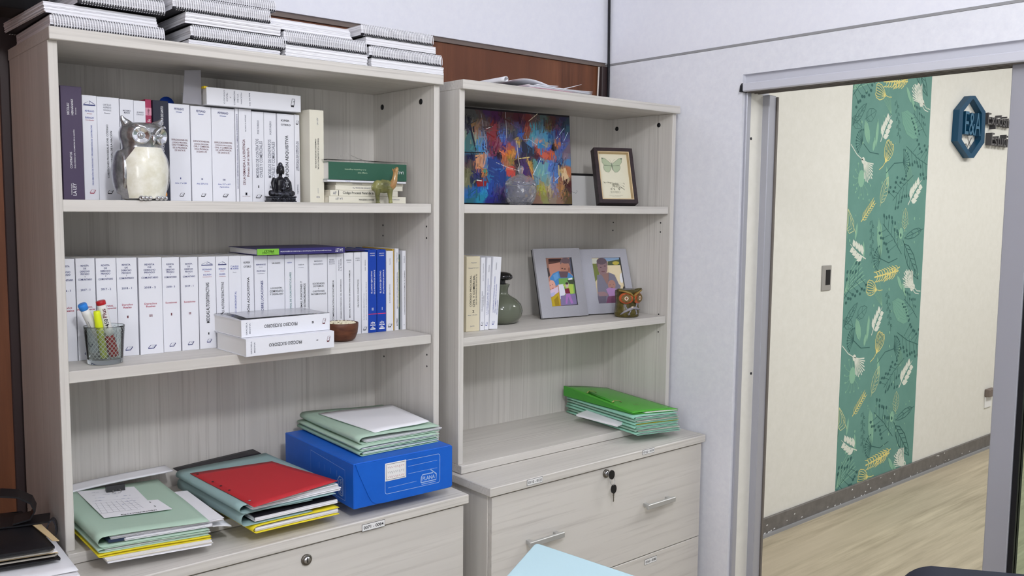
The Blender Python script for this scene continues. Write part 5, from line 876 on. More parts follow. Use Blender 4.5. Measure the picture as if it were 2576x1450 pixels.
for s in (-1, 1): m.tube([(s*.004, -.009, .0035), (s*.007, -.020, .0065), (s*.0085, -.030, .004), (s*.0025, -.033, .004)], .0009, 'steel', 8)
m.build('wire_handle', bc_)
sheet('paper_sheet', 'white sheets lying behind the left folder stack against the back panel', 'paper', lambda a, b: (.485+.25*a, 2.125+.055*b, ZBB+.0515+.010*a+.002*math.sin(4*a)), 10, 6, 'paper_white', .003, gL)
sheet('paper_sheet', 'white sheets sliding out to the right of the fat mint folder', 'paper', lambda a, b: (.700+.044*a-.004*b, 1.79+.15*b+.01*a, ZBB+.026-.012*a**1.5+.006*b), 8, 8, 'paper_white', .0025, gL)
# red topped stack
QR = [(.768, 1.762), (.980, 1.760), (.962, 2.085), (.752, 2.090)]; gR = 'red topped folder stack'
folder('card_folder', 'yellow edged folder at the bottom of the red topped stack', inset(QR, .03, .0, -.01, .0), ZBB, ZBB+.0148, 'yellow_card', 'left', ZBB+.0160, [('papers', .08, .92, 6, W2, inset(QR, .06, .01, .0, .02), .0015)], gR)
folder('card_folder', 'lower pale teal folder of the red topped stack, wrapped round a binder', inset(QR, -.08, .30, .005, -.02), ZBB+.0190, ZBB+.0455, 'teal_pale', 'left', ZBB+.0455, [], gR)
folder('ring_binder', 'white ring binder with a black edge inside the red topped stack', inset(QR, .06, .005, .01, .0), ZBB+.0225, ZBB+.0355, 'back_black', 'front', ZBB+.036, [('papers', .05, .9, 4, ['paper_white', 'paper_shade'], inset(QR, .06, .01, .005, .02), .0008)], gR, 'binder')
QT = inset(QR, -.10, .03, .0, -.01)
folder('card_folder', 'upper pale teal folder of the red topped stack, stuffed with papers', QT, ZBB+.0478, ZBB+.0660, 'teal_pale', 'left', ZBB+.0725, [('papers', .06, .46, 5, W2, inset(QR, .04, -.025, .012, .01), .0028), ('papers', .5, .95, 5, W2, inset(QR, .04, .0, .008, .01), .0018)], gR, wav=.0004)
ztr = ZBB+.0700
Rp = [gZ(u, v, ZBB+.072) for u, v in ((639, 1273), (849.5, 1214.5), (684, 1164.8), (477.6, 1188))]
m = MB(); m.grid(lambda a, b: (*bil([(p.x, p.y) for p in Rp], a, b), ZBB+.0692+.0068*a+.0006*math.sin(6*b)), 12, 12, 'red_card', thick=.0009)
for k, f in enumerate((.12, .42, .55, .68, .93)):
    x, y = bil([(p.x, p.y) for p in Rp], .045, f); m.tube([(x, y, ZBB+.0698+.0014), (x, y, ZBB+.0698+.0018)], .0028, 'teal_pale' if k == 0 else 'ink', 10)
m.build('red_divider', label='red card divider with punched holes on top of the middle stack', cat='divider', group=gR)
m = MB(); m.grid(lambda a, b: (.742+.205*a, 2.095+.05*b, ZBB+.0600+.012*a), 6, 4, 'back_black', thick=.0012); m.build('black_cover', label='black plastic cover edge showing behind the red divider', cat='cover')
# blue archive box
grain('box_blue', (24, 100, 206), (18, 90, 192), (8, 8, 8), rough=.4, lo=.3, hi=.7); M('box_line', (170, 196, 232), .5); M('box_navy', (16, 56, 140), .5)
BW, BD, BH = .276, .362, .1085
bx = thing('archive_box', 'bright blue corrugated archive box with a white sticker and white lines', 'box', (1.0175, 1.757, ZBB), (0, 0, -.02))
m = MB(); m.box(0, BW, 0, BD, .0008, BH, 'box_blue', .0018); m.build('box_body', bx)
m = MB(); F = [(.004, BH-.002), (.014, BH*.74), (.038, BH*.24), (.046, BH*.11), (.058, BH*.045), (.078, BH*.02), (BW-.012, BH*.03), (BW-.001, BH*.06), (BW-.001, BH-.002)]; m.prism(F, -.0026, -.0003, 'box_blue', 'y')
ff = -.0029
def bl(pts, w=.0010, o=(0, ff, 0), ux=EX, uy=EZ): m.stroke(pts, w, 'box_line', ux, uy, o)
x0, x1, z0, z1 = .082, .238, .022, .094; r = .006; rr_ = [(x0+r, z0)]
for cx_, cz_, a0 in ((x1-r, z0+r, -90), (x1-r, z1-r, 0), (x0+r, z1-r, 90), (x0+r, z0+r, 180)): rr_ += [(cx_+r*math.cos(math.radians(a0+q*22.5)), cz_+r*math.sin(math.radians(a0+q*22.5))) for q in range(5)]
bl(rr_); bl([(.146, .078), (.230, .079)], .0007); bl([(.146, .060), (.230, .060)], .0007); bl([(.090, .036), (.170, .0375)], .0007)
def plana(o, ux, uy, s):
    P = lambda a, b: Vector(o)+ux*a*s+uy*b*s
    for q in ([(-.5, -.2), (-.47, .1), (-.4, .22), (.28, .22)], [(-.5, -.2), (.48, -.2), (.5, .12), (.12, .42)], [(-.46, -.30), (.46, -.30)]): m.stroke(q, .05 if q[0][1] > -.29 else .03, 'box_line', ux*s, uy*s, o)
    m.text('PLANA', P(.0, .0), ux, uy, .8*s, .22*s, 'box_line'); m.text('®', P(.44, .14), ux, uy, .07*s, .07*s, 'box_line')
plana((.205, ff, .040), EX, EZ, .045); m.build('front_flap', bx)
m = MB(); m.box(.082, .140, ff-.0005, ff+.0001, .053, .096, 'label_white'); bl([(.085, .056), (.137, .056), (.137, .093), (.085, .093), (.085, .056)], .0009, (0, ff-.0008, 0)); m.m = ['ink' if k == 'box_line' else k for k in m.m]
for k in range(3):
    for j in range(9):
        x = .089+j*.0052; z = .087-k*.0115; col = 'ink_red' if k != 1 else 'ink_grey'
        m.stroke([(x, z), (x+rf.uniform(.001, .003), z-rf.uniform(.003, .008)), (x+rf.uniform(.002, .0045), z-rf.uniform(0, .004))], .0006, col, EX, EZ, (0, ff-.0009, 0))
m.build('sticker', bx, label='white handwritten sticker with a black border')
m = MB(); sx_ = (-.0006, 0, 0); ys = -EY
def sl(pts, w=.0008): m.stroke([(-p[0], p[1]) for p in pts], w, 'box_line', -EY, EZ, (-.0006, 0, 0))
sl([(.040, .012), (.040, .085), (.215, .095), (.215, .020), (.040, .012)]); [sl([(.08+.03*k, .075), (.08+.03*k, .06)], .0006) for k in range(4)]
plana((-.0006, .062, .042), EZ, EY, .045); m.build('side_print', bx)
# mint folders on the blue box
zb = ZBB+BH+.0008
QM = [(1.058, 1.798), (1.285, 1.797), (1.298, 2.105), (1.070, 2.142)]; gM = 'mint folders on the blue box'
folder('card_folder', 'bottom mint folder lying on the blue box', QM, zb, zb+.0110, 'mint_dark', 'left', zb+.009, [('papers', .15, .85, 4, ['mint', 'paper_white'], inset(QM, .05, .0, .01, .02), .0012)], gM)
folder('card_folder', 'middle mint folder of the three on the blue box', inset(QM, .0, -.02, .005, .0), zb+.0130, zb+.0205, 'mint', 'left', zb+.020, [('papers', .2, .85, 4, ['paper_shade', 'paper_white'], inset(QM, .04, .02, .01, .02), .0015)], gM)
folder('card_folder', 'top mint folder on the blue box with white papers sticking out', inset(QM, .04, -.06, .05, -.01), zb+.0228, zb+.0400, 'mint', 'left', zb+.0360, [('papers', .08, .55, 6, W2, inset(QM, .12, -.08, .05, .03), .002)], gM)
zp = zb+.0395; Pm = [gZ(u, v, zp) for u, v in ((943.5, 1092), (1080, 1064.5), (984, 1022.5), (801, 1044))]
m = MB(); m.grid(lambda a, b: (*bil([(p.x, p.y) for p in Pm], a, b), zp+.0040+.001*math.sin(5*a)+.007*max(0, a-.75)), 12, 8, 'paper_white', thick=.0016); m.build('paper_sheet', label='white sheets lying on the top mint folder above the blue box', cat='paper')
# green binder stack in the right bookcase
QG = [(2.040, 1.806), (2.200, 1.768), (2.245, 2.130), (2.086, 2.168)]; gG = 'green folder stack'; z = ZBB
labs = ('lowest', 'second lowest', 'third from the bottom', 'fourth from the bottom', 'fifth from the bottom', 'topmost')
for k, lb in enumerate(labs):
    h = .0066+.001*(k % 3); q = inset(QG, .01*math.sin(k*2), -.02*math.cos(k*1.7)-.01, .006*k, .01*(k % 2))
    folder('card_folder', lb+' mint green folder in the stack under the green binder', q, z+.0006, z+h, ['mint_bright', 'mint_dark', 'mint_bright'][k % 3], 'left', z+h, [('papers', .2, .8, 2, [('paper_white', 'page', 'mint_bright')[k % 3], 'yellow_tab' if k == 3 else 'paper_shade'], inset(q, .05, -.015, .004, .01), .002)], gG, wav=.0006); z += h+.0021
m = MB(); p0, p1 = gZ(1452, 1040, ZBB+.033), gZ(1556, 1066, ZBB+.030); m.hexa([(p0.x-.004, p0.y, ZBB+.024), (p1.x-.006, p1.y, ZBB+.020), (p1.x+.07, p1.y+.02, ZBB+.021), (p0.x+.07, p0.y+.02, ZBB+.025), (p0.x-.004, p0.y, ZBB+.030), (p1.x-.006, p1.y, ZBB+.0275), (p1.x+.07, p1.y+.02, ZBB+.028), (p0.x+.07, p0.y+.02, ZBB+.031)], 'paper_white'); m.build('paper_roll', label='folded white paper sticking out of the side of the green stack', cat='paper')
M('green_plastic', (100, 196, 76), .2, trans=.25, ior=1.2); M('green_plastic_dark', (66, 150, 52), .25); M('ring_metal', (190, 186, 120), .25, metal=.8)
gb_ = thing('ring_binder', 'translucent bright green ring binder on top of the mint folder stack', 'binder', (QG[0][0], QG[0][1], z)); T = Matrix.Translation((-QG[0][0], -QG[0][1], -z)); zg = z
QB = [(2.058, 1.835), (2.212, 1.785), (2.250, 2.135), (2.078, 2.172)]
def zt_(u, v): return zg+.0065+.030*max(0, v-.05)*(1-u*.75)
m = MB(T); m.grid(lambda a, b: (*bil(QB, a, b), zt_(a, b)+.002*math.sin(PI*a)), 12, 14, 'green_plastic', thick=.0012)
m.grid(lambda a, b: (*bil(QB, a, b), zg+.0022), 6, 6, 'green_plastic', thick=.001); m.build('binder_cover', gb_)
m = MB(T); m.grid(lambda a, b: (bil(QB, 0, a)[0]-.001, bil(QB, 0, a)[1], zg+.0015+b*(zt_(0, a)-zg-.0015)), 14, 4, 'green_plastic_dark'); m.grid(lambda a, b: (bil(QB, 0, a)[0]+.0004, bil(QB, 0, a)[1], zg+.0015+b*(zt_(0, a)-zg-.0015)), 14, 4, 'green_plastic_dark'); m.build('binder_spine', gb_)
m = MB(T); slab_pile(m, inset(QB, .25, .02, .0, .1), inset(QB, .3, .02, .01, .1), zg+.0026, zg+.0062, 4, ['paper_white', 'page'], .001, rf); m.build('papers', gb_)
m = MB(T); a, b = bil(QB, .10, .34), bil(QB, .12, .70); m.tube([(a[0], a[1], zt_(.1, .34)+.004), (b[0], b[1], zt_(.12, .7)+.004)], .004, 'green_plastic_dark', 10)
for f in (.34, .70):
    c = bil(QB, .11, f); zc = zt_(.11, f); m.tube([(c[0]-.008, c[1], zc+.002), (c[0], c[1], zc+.0085), (c[0]+.016, c[1]-.004, zc+.0075), (c[0]+.03, c[1]-.008, zc+.001)], .0012, 'ring_metal', 8); m.ell((c[0], c[1], zc+.0048), .003, .003, .003, 'ring_metal', 10, 8)
m.build('ring_mechanism', gb_, label='metal ring mechanism seen through the cover')
c = bil(QB, .42, .22); m = MB(T); zc = zt_(.42, .22)+.0042; m.stroke([(c[0]-.007, c[1]), (c[0], c[1]+.012), (c[0]+.007, c[1]), (c[0], c[1]-.012), (c[0]-.007, c[1])], .0012, 'ring_metal', EX, EY, (0, 0, zc)); m.build('printed_mark', gb_)
# keys in the lock of the right cabinet
ky = thing('key_set', 'two small black headed keys hanging from the lock of the right cabinet', 'keys', (pr.x, 1.744, pr.z))
m = MB(); m.box(-.0015, .0015, -.012, -.0018, -.003, .003, 'steel'); 
m.prism([(.0+.0105*math.cos(a*PI/9)+.004, .0135*math.sin(a*PI/9)) for a in range(18)], -.0165, -.0125, 'black_plastic', 'y'); m.build('key', ky, label='key turned in the lock')
m = MB(); m.tube([(.006+.010*math.cos(a*PI/12), -.016+.003*math.sin(a*PI/12), -.019+.011*math.sin(a*PI/12)) for a in range(24)], .0008, 'steel', 6, closed=True); m.build('key_ring', ky)
m = MB(); cz = -.043; m.prism([(.011+.0105*math.cos(a*PI/9), cz+.0135*math.sin(a*PI/9)) for a in range(18)], -.0185, -.0145, 'black_plastic', 'y'); m.box(.0085, .0130, -.0175, -.0155, cz-.020, cz-.012, 'steel_dark'); m.box(.0095, .0125, -.0170, -.0158, cz-.038, cz-.018, 'steel_dark')
for q in range(4): m.box(.0120, .0135, -.0170, -.0158, cz-.036+q*.0045, cz-.0345+q*.0045, 'steel_dark')
m.build('key', ky, label='key dangling from the ring')
# ------------------------------------------------------------------ corridor: patterned panel, sign, fittings
YP = YC-.001
grain('panel_green', (104, 150, 140), (96, 142, 132), (6, 6, 6), rough=.7, lo=.3, hi=.7)
for k, c in dict(leaf_yellow=(226, 212, 134), leaf_white=(218, 222, 210), leaf_dark=(58, 100, 96), leaf_light=(136, 182, 156), leaf_cream=(206, 212, 160), leaf_mid=(116, 164, 146)).items(): M(k, c, .8)
XA, XB = gY(2146, 222, YP).x, gY(2345, 196, YP).x
pn = thing('patterned_panel', 'tall green wall panel printed with yellow, white and dark leaves', 'wall panel', (XA, YP, 0))
m = MB(Matrix.Translation((-XA, -YP, 0)))
m.box(XA, XB, YP, YP+.03, .0005, ZC-.001, 'panel_green')
rm = random.Random(31); LAY = [0]
def st(pts, w, mat): LAY[0] += 1; m.stroke(clip(pts), [q*.7 for q in w] if isinstance(w, list) else w*.7, mat, EX, EZ, (0, YP-.0003-LAY[0]*2e-7, 0))
def clip(pts): return [(min(XB-.002, max(XA+.002, p[0])), min(ZC-.01, max(.004, p[1]))) for p in pts]
def fl(pts, mat):
    LAY[0] += 1; a = sum(pts[i][0]*pts[(i+1) % len(pts)][1]-pts[(i+1) % len(pts)][0]*pts[i][1] for i in range(len(pts)))
    pts = clip(pts if a > 0 else pts[::-1])
    if max(p[0] for p in pts)-min(p[0] for p in pts) > .002 and max(p[1] for p in pts)-min(p[1] for p in pts) > .002: m.flat(pts, mat, EX, EZ, (0, YP-.0003-LAY[0]*2e-7, 0))
def ax(B, T): d = Vector((T[0]-B[0], T[1]-B[1])); L = d.length; d /= L; n = Vector((-d.y, d.x)); return lambda s, t: (B[0]+(d.x*s+n.x*t)*L, B[1]+(d.y*s+n.y*t)*L), L
def oval(P, c, rx, ry, rot=0, k=12): return [P(c[0]+rx*math.cos(2*PI*i/k)*math.cos(rot)-ry*math.sin(2*PI*i/k)*math.sin(rot), c[1]+rx*math.cos(2*PI*i/k)*math.sin(rot)+ry*math.sin(2*PI*i/k)*math.cos(rot)) for i in range(k)]
def tulip(B, T, mat='leaf_yellow', stem=None):
    P, L = ax(B, T); out = [(0, 0), (.18, .22), (.5, .38), (.85, .36), (1, .22), (.95, .08), (1.02, -.02), (.95, -.12), (1, -.25), (.85, -.38), (.5, -.38), (.18, -.22), (0, 0)]
    st([P(*p) for p in out], L*.06, mat)
    for k in range(-2, 3): st([P(.02, k*.02), P(.4, k*.10), P(.75, k*.14), P(.95, k*.12)], L*.045, mat)
    for k in range(-2, 2):
        for q in range(4): st([P(.4+q*.14, k*.13+.04), P(.46+q*.14, k*.13+.10)], L*.05, 'leaf_dark')
    fl(oval(P, (.05, 0), .1, .09), mat)
    if stem: st([B, ((B[0]+stem[0])/2+.004, (B[1]+stem[1])/2-.004), stem], L*.05, mat)
def spray(B, T, mat='leaf_white', stem=None):
    P, L = ax(B, T)
    for k in range(11):
        a = (k-5)*.125; r = 1-.05*abs(k-5)+rm.uniform(-.08, .06); e = (r*math.cos(a), r*math.sin(a)*.95); st([P(0, 0), P(e[0]*.5, e[1]*.42), P(*e)], [L*.035, L*.045, L*.075], mat)
    fl(oval(P, (.02, 0), .13, .12), mat)
    if stem: st([B, ((B[0]+stem[0])/2, (B[1]+stem[1])/2-.01), stem], L*.05, mat)
def leafshape(P, c, a, ln, wd): return [P(c[0]+ln*s*math.cos(a)-wd*t*math.sin(a), c[1]+ln*s*math.sin(a)+wd*t*math.cos(a)) for s, t in ((0, 0), (.3, .5), (.6, .48), (1, 0), (.6, -.48), (.3, -.5))]
def branch(B, T, mat='leaf_white', n=4, sc=.34):
    P, L = ax(B, T); st([P(0, 0), P(.5, .05), P(1, 0)], [L*.05, L*.035, L*.02], mat)
    for k in range(n):
        for s in (-1, 1): fl(leafshape(P, (.2+.72*k/n, .03*s), s*.75, sc*(1-.1*k), .16), mat)
def outl(B, T, mat, n=5, w=.22):
    P, L = ax(B, T); o = [(0, 0), (.15, w*.7), (.45, w), (.8, w*.6), (1, 0), (.8, -w*.6), (.45, -w), (.15, -w*.7), (0, 0)]; st([P(*p) for p in o], L*.03, mat); st([P(-.12, 0), P(1, 0)], L*.025, mat)
    for k in range(n):
        for s in (-1, 1): f = .12+.7*k/n; st([P(f, 0), P(f+.14, s*w*.8*math.sin(PI*min(1, f+.2)))], L*.02, mat)
def feather(B, T, mat='leaf_yellow'):
    P, L = ax(B, T); st([P(0, 0), P(1, 0)], L*.045, mat)
    for k in range(8):
        for s in (-1, 1): f = .12+k*.105; st([P(f, 0), P(f+.06, s*.09), P(f+.17, s*.15*(1-.3*f))], [L*.04, L*.035, L*.015], mat)
def vine(B, T, mat='leaf_dark'):
    P, L = ax(B, T); st([P(k/12, .025*math.sin(k*1.3)) for k in range(13)], L*.016, mat)
    for k in range(10): s = 1 if k % 2 else -1; q = oval(P, (.06+.09*k, .06*s), .045, .022, s*.7, 9); st(q+[q[0]], L*.014, mat)
def umbel(Hd, S, mat='leaf_dark'):
    P, L = ax(Hd, S); st([P(0, 0), P(.5, -.1), P(1, .05)], L*.035, mat)
    for k in range(11): a = PI-1.25+k*.25; st([P(0, 0), P(.33*math.cos(a), .33*math.sin(a))], L*.022, mat); fl(oval(P, (.36*math.cos(a), .36*math.sin(a)), .035, .035, 0, 6), mat)
def berries(B, T, mat='leaf_dark'):
    P, L = ax(B, T); st([P(0, 0), P(.5, -.04), P(1, 0)], L*.02, mat)
    for k in range(9):
        s = 1 if k % 2 else -1; f = .22+.085*k; e = (f+.16, s*rm.uniform(.12, .3)); st([P(f, 0), P(*e)], L*.013, mat); fl(oval(P, e, .045, .032, s*.5, 8), mat); fl(oval(P, (e[0]-.1, e[1]*1.2), .04, .03, s*.5, 8), mat)
def lleaf(B, T, mat='leaf_light', w=.2, veins=True):
    P, L = ax(B, T); fl([P(*p) for p in ((0, 0), (.2, w*.7), (.5, w), (.8, w*.7), (1, .02), (.8, -w*.7), (.5, -w), (.2, -w*.7))], mat)
    if veins:
        for k in (-2, -1, 0, 1, 2): st([P(.02, 0), P(.5, k*w*.36), P(.97, k*w*.1)], L*.012, 'panel_green')
def lfan(B, T, mat='leaf_light'):
    P, L = ax(B, T)
    for k in range(-3, 4): st([P(0, 0), P(.5, k*.06), P(1, k*.10)], L*.022, mat)
def splat(C, R, mat='leaf_light'):
    P, L = ax(C, (C[0], C[1]+R)); fl(oval(P, (0, 0), .5, .36), mat)
    for k in range(13): a = k*.49; r = rm.uniform(.85, 1.25); st([P(.35*math.cos(a), .3*math.sin(a)), P(r*.8*math.cos(a+.1), r*.7*math.sin(a+.1)), P(r*math.cos(a), r*.9*math.sin(a))], L*.035, mat); fl(oval(P, (r*math.cos(a), r*.9*math.sin(a)), .07, .06, 0, 6), mat)
def q5(x, y): p = gY(1820+x/2.8995, 60+y/2.8995, YP); return (p.x, p.z)
def q6(x, y): p = gY(1820+x/3.295, 560+y/3.295, YP); return (p.x, p.z)
DZ = q5(1145, 510)[1]-q6(1200, 560)[1]
TILE = [(lfan, q5(1225, 665), q5(1180, 480)), (lleaf, q5(1060, 880), q5(1035, 700)), (lleaf, q5(1110, 900), q5(1130, 700), 'leaf_light', .1, False), (lleaf, q5(1420, 830), q5(1300, 640), 'leaf_mid', .26), (splat, q5(1005, 1130), .085), (lleaf, q5(1200, 1200), q5(1190, 1040), 'leaf_light', .12, False), (lleaf, q5(1090, 930), q5(1105, 840), 'leaf_light', .2, False),
 (lleaf, q6(1300, 300), q6(1290, -40), 'leaf_light', .13), (lfan, q6(960, 590), q6(1150, 370)), (splat, q6(1470, 90), .06), (lleaf, q6(1480, 560), q6(1440, 440), 'leaf_light', .14, False), (lleaf, q6(1160, 320), q6(1160, 150), 'leaf_light', .1, False), (lleaf, q6(1090, 150), q6(1110, 0), 'leaf_light', .12, False), (lfan, q6(960, 0), q6(1000, 160)), (lleaf, q5(1400, 640), q5(1370, 520), 'leaf_light', .12, False), (lfan, q5(1350, 1000), q5(1360, 1160)),
 (tulip, q5(1182, 522), q5(1112, 480), 'leaf_yellow', q5(1228, 535)), (spray, q5(1455, 578), q5(1400, 445), 'leaf_white', q5(1505, 625)), (feather, q5(1355, 395), q5(1235, 450)), (branch, q5(1145, 862), q5(1225, 665)), (vine, q5(1262, 560), q5(1285, 870)), (berries, q5(1480, 822), q5(1385, 650)), (umbel, q5(1015, 865), q5(1130, 962)), (outl, q5(950, 725), q5(1045, 580), 'leaf_dark', 3, .14), (outl, q5(1040, 690), q5(1115, 635), 'leaf_dark', 2, .3), (outl, q5(940, 690), q5(1010, 755), 'leaf_dark', 2, .3),
 (tulip, q5(1182, 1005), q5(1222, 862), 'leaf_yellow', q5(1135, 1065)), (berries, q5(1335, 895), q5(1490, 1030)), (spray, q5(1018, 995), q5(1085, 1135), 'leaf_white', q5(930, 880)), (umbel, q5(1310, 1012), q5(1185, 1076)), (outl, q5(1147, 1310), q5(1203, 1115), 'leaf_cream'), (berries, q5(1385, 1105), q5(1235, 1290)), (branch, q5(1345, 1322), q5(1445, 1140)), (feather, q5(1003, 1445), q5(1103, 1290)), (outl, q6(1080, 70), q6(950, -110), 'leaf_cream', 6, .26), (outl, q6(1500, 55), q6(1510, -120), 'leaf_cream', 5, .3),
 (vine, q6(1230, -20), q6(1228, 335)), (berries, q6(1475, 262), q6(1320, 10)), (branch, q6(1178, 302), q6(1050, 180)), (umbel, q6(1300, 300), q6(1440, 312)), (feather, q6(1450, 400), q6(1250, 455)), (spray, q6(1560, 548), q6(1495, 415), 'leaf_white', q6(1618, 592)), (outl, q6(1500, 180), q6(1612, 470), 'leaf_dark', 5, .16), (berries, q6(935, 640), q6(1150, 430)), (outl, q6(1640, 60), q6(1500, 130), 'leaf_dark', 2, .12)]
for rep in (-1, 0, 1, 2):
    sh = lambda p: (p[0], p[1]-DZ*rep) if isinstance(p, tuple) else p
    for it in TILE:
        a = [sh(p) for p in it[1:]]
        if max(p[1] for p in a if isinstance(p, tuple)) < .02 or min(p[1] for p in a if isinstance(p, tuple)) > 2.4: continue
        it[0](*a)
for k in range(90): x, z = rm.uniform(XA+.02, XB-.02), rm.uniform(.05, 2.3); r = rm.uniform(.004, .009); fl([(x+r*.7*math.cos(q*PI/4), z+r*math.sin(q*PI/4)) for q in range(8)], 'leaf_light')
m.build('panel_face', pn)
# 3D lettering sign
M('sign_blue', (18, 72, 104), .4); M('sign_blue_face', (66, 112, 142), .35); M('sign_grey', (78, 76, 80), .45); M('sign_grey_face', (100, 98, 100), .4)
YS = YC-.035
def text3d(m, s, o, w, h, depth, mat, matf):
    cu = bpy.data.curves.new('g', 'FONT'); cu.body = s; cu.size = 1; cu.resolution_u = 2; cu.extrude = .5; ob = bpy.data.objects.new('g', cu); me = ob.to_mesh()
    V = [v.co.copy() for v in me.vertices]; F = [(tuple(p.vertices), p.normal.z) for p in me.polygons]; ob.to_mesh_clear(); bpy.data.objects.remove(ob); bpy.data.curves.remove(cu)
    x0 = min(v.x for v in V); x1 = max(v.x for v in V); y0 = min(v.y for v in V); y1 = max(v.y for v in V)
    P = [(o[0]+(v.x-x0)/(x1-x0)*w, o[1]-(v.z-.5)*depth if False else o[1]+(.5-v.z)*depth, o[2]+(v.y-y0)/(y1-y0)*h) for v in V]
    n = len(m.v); m.v += P
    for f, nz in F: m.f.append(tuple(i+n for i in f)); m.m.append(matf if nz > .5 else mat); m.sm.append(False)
sg = thing('wall_sign', 'dark blue hexagonal emblem with E&A letters on the corridor wall', 'sign', (gY(2444, 320, YS).x, YS, gY(2444, 320, YS).z))
T = Matrix.Translation((-sg.location.x, -YS, -sg.location.z)); m = MB(T)
OUT = [gY(u, v, YS) for u, v in ((2442, 241), (2454, 241), (2479.5, 281), (2476.5, 359), (2450, 397.5), (2438, 397.5), (2409, 355), (2414.5, 276))]; OUT = [(p.x, p.z) for p in OUT]
IN_ = [gY(u, v, YS) for u, v in ((2447, 250), (2450, 250), (2470.5, 286), (2467.5, 352), (2444.5, 386), (2441.5, 386), (2419.5, 351), (2423.5, 281))]; IN_ = [(p.x, p.z) for p in IN_]
for i in range(8):
    j = (i+1) % 8; a, b, c, d = OUT[i], OUT[j], IN_[j], IN_[i]
    f = lambda p, y: (p[0], y, p[1]); y0, y1 = YS, YC-.0005
    m.poly([f(a, y0), f(d, y0), f(c, y0), f(b, y0)], 'sign_blue'); m.poly([f(a, y0), f(b, y0), f(b, y1), f(a, y1)], 'sign_blue'); m.poly([f(d, y0), f(d, y1), f(c, y1), f(c, y0)], 'sign_blue')
m.build('emblem_frame', sg)
a, b = gY(2426, 338, YS), gY(2469, 286, YS); m = MB(T); m.v_ = 0; text3d(m, 'E&A', (a.x, YS-.002, a.z), b.x-a.x, b.z-a.z, .036, 'sign_blue', 'sign_blue_face')
m.v = [tuple(T @ Vector(p)) for p in m.v]; m.build('letters', sg)
m = MB(T); c = gY(2439, 361, YC-.004); cc = (c.x, c.z)
for s in (-1, 1): m.stroke([(cc[0]-s*.030, cc[1]-.030), (cc[0]+s*.026, cc[1]+.034)], .005, 'sign_grey_face', EX, EZ, (0, YC-.004, 0)); m.stroke([(cc[0]+s*.030, cc[1]-.016), (cc[0]+s*.042, cc[1]-.004), (cc[0]+s*.052, cc[1]-.008)], .006, 'sign_grey_face', EX, EZ, (0, YC-.004, 0))
m.build('crossed_pens', sg, label='small grey crossed quills')
for (s, lab, u0, v0, u1, v1, wf) in (('Expósito', 'dark grey raised lettering reading Expósito beside the blue emblem', 2485, 322, 2536, 292, 1.32), ('Estudio', 'dark grey raised lettering reading Estudio below the longer word', 2494, 365, 2530, 339, 1.5)):
    a, b = gY(u0, v0, YS), gY(u1, v1, YS); m = MB(); text3d(m, s, (0, 0, 0), (b.x-a.x)*wf, b.z-a.z, .034, 'sign_grey', 'sign_grey_face'); o = m.build('wall_lettering', label=lab, cat='lettering'); o.location = (a.x, YS, a.z)
a, b = gY(2067.5, 733, YC-.006), gY(2093, 667, YC-.006); w, h = b.x-a.x, b.z-a.z; wp = thing('wall_plate', 'brushed steel plate with a dark window on the wall left of the green panel', 'wall plate', (a.x, YC-.006, a.z))
m = MB(); m.box(0, w, 0, .006, 0, h, 'plate_steel', .003); m.build('plate', wp); m = MB(); m.box(w*.36, w*.86, -.0012, .002, h*.22, h*.82, 'black_plastic', .001); m.build('window', wp, label='dark recessed window')
a, b = gY(2480, 1028, YC-.012), gY(2500, 975, YC-.012); ws = thing('wall_socket', 'small brown and white socket low on the corridor wall by the door edge', 'socket', (a.x, YC-.012, a.z))
m = MB(); m.box(0, .09, .004, .012, 0, (b.z-a.z)*.58, 'label_white', .002); m.build('cover_plate', ws); m = MB(); m.box(-.004, .09, -.02, .012, (b.z-a.z)*.6, (b.z-a.z), 'trim_brown', .004); m.build('plug', ws)
# ------------------------------------------------------------------ foreground
grain('desk_grey', (206, 202, 194), (180, 176, 168), (3, 60, 60), rough=.5, lo=.3, hi=.6); M('leather_black', (22, 22, 26), .42); M('leather_edge', (44, 44, 50), .4); M('zip_silver', (186, 182, 172), .35, metal=.7); M('card_cream', (214, 190, 146), .6); M('sky_card', (192, 222, 231), .6); M('chair_fabric', (34, 36, 48), .75)
st_ = thing('side_table', 'pale side table under the black zip case at the left edge', 'table', (-.35, 1.42, 0))
m = MB(); m.box(0, .782, 0, .80, .700, .728, 'laminate_level', .002); m.build('table_top', st_)
for x in (.02, .73):
    for y in (.02, .74): m = MB(); m.box(x, x+.04, y, y+.04, 0, .700, 'aluminium'); m.build('leg', st_)
zs = .7285; QP = [(.06, 1.846), (.424, 1.740), (.432, 2.02), (.13, 2.14)]
pp = thing('paper_pile', 'ragged pile of white papers under the black zip case', 'papers', (.2, 1.8, zs)); m = MB(Matrix.Translation((-.2, -1.8, -zs)))
slab_pile(m, QP, inset(QP, .0, .0, .0, .0), zs, zs+.040, 9, W2, .0035, rf, .0025)
m.grid(lambda a, b: (*bil(QP, .0+a, b), zs+.0405+.004*max(0, a-.85)/.15*(1-b)), 14, 10, 'paper_white', thick=.001); m.build('sheets', pp)
zo_ = zs+.0462
c0, c1 = gZ(152, 1398, zo_+.012), gZ(0, 1430, zo_+.012); QO = [(c1.x-.10, c1.y+.035), (c0.x, c0.y), (.405, 2.06), (.16, 2.13)]
zc = thing('zip_case', 'black leather zip case lying on the pile of white papers', 'case', (.2, 1.8, zo_)); T = Matrix.Translation((-.2, -1.8, -zo_))
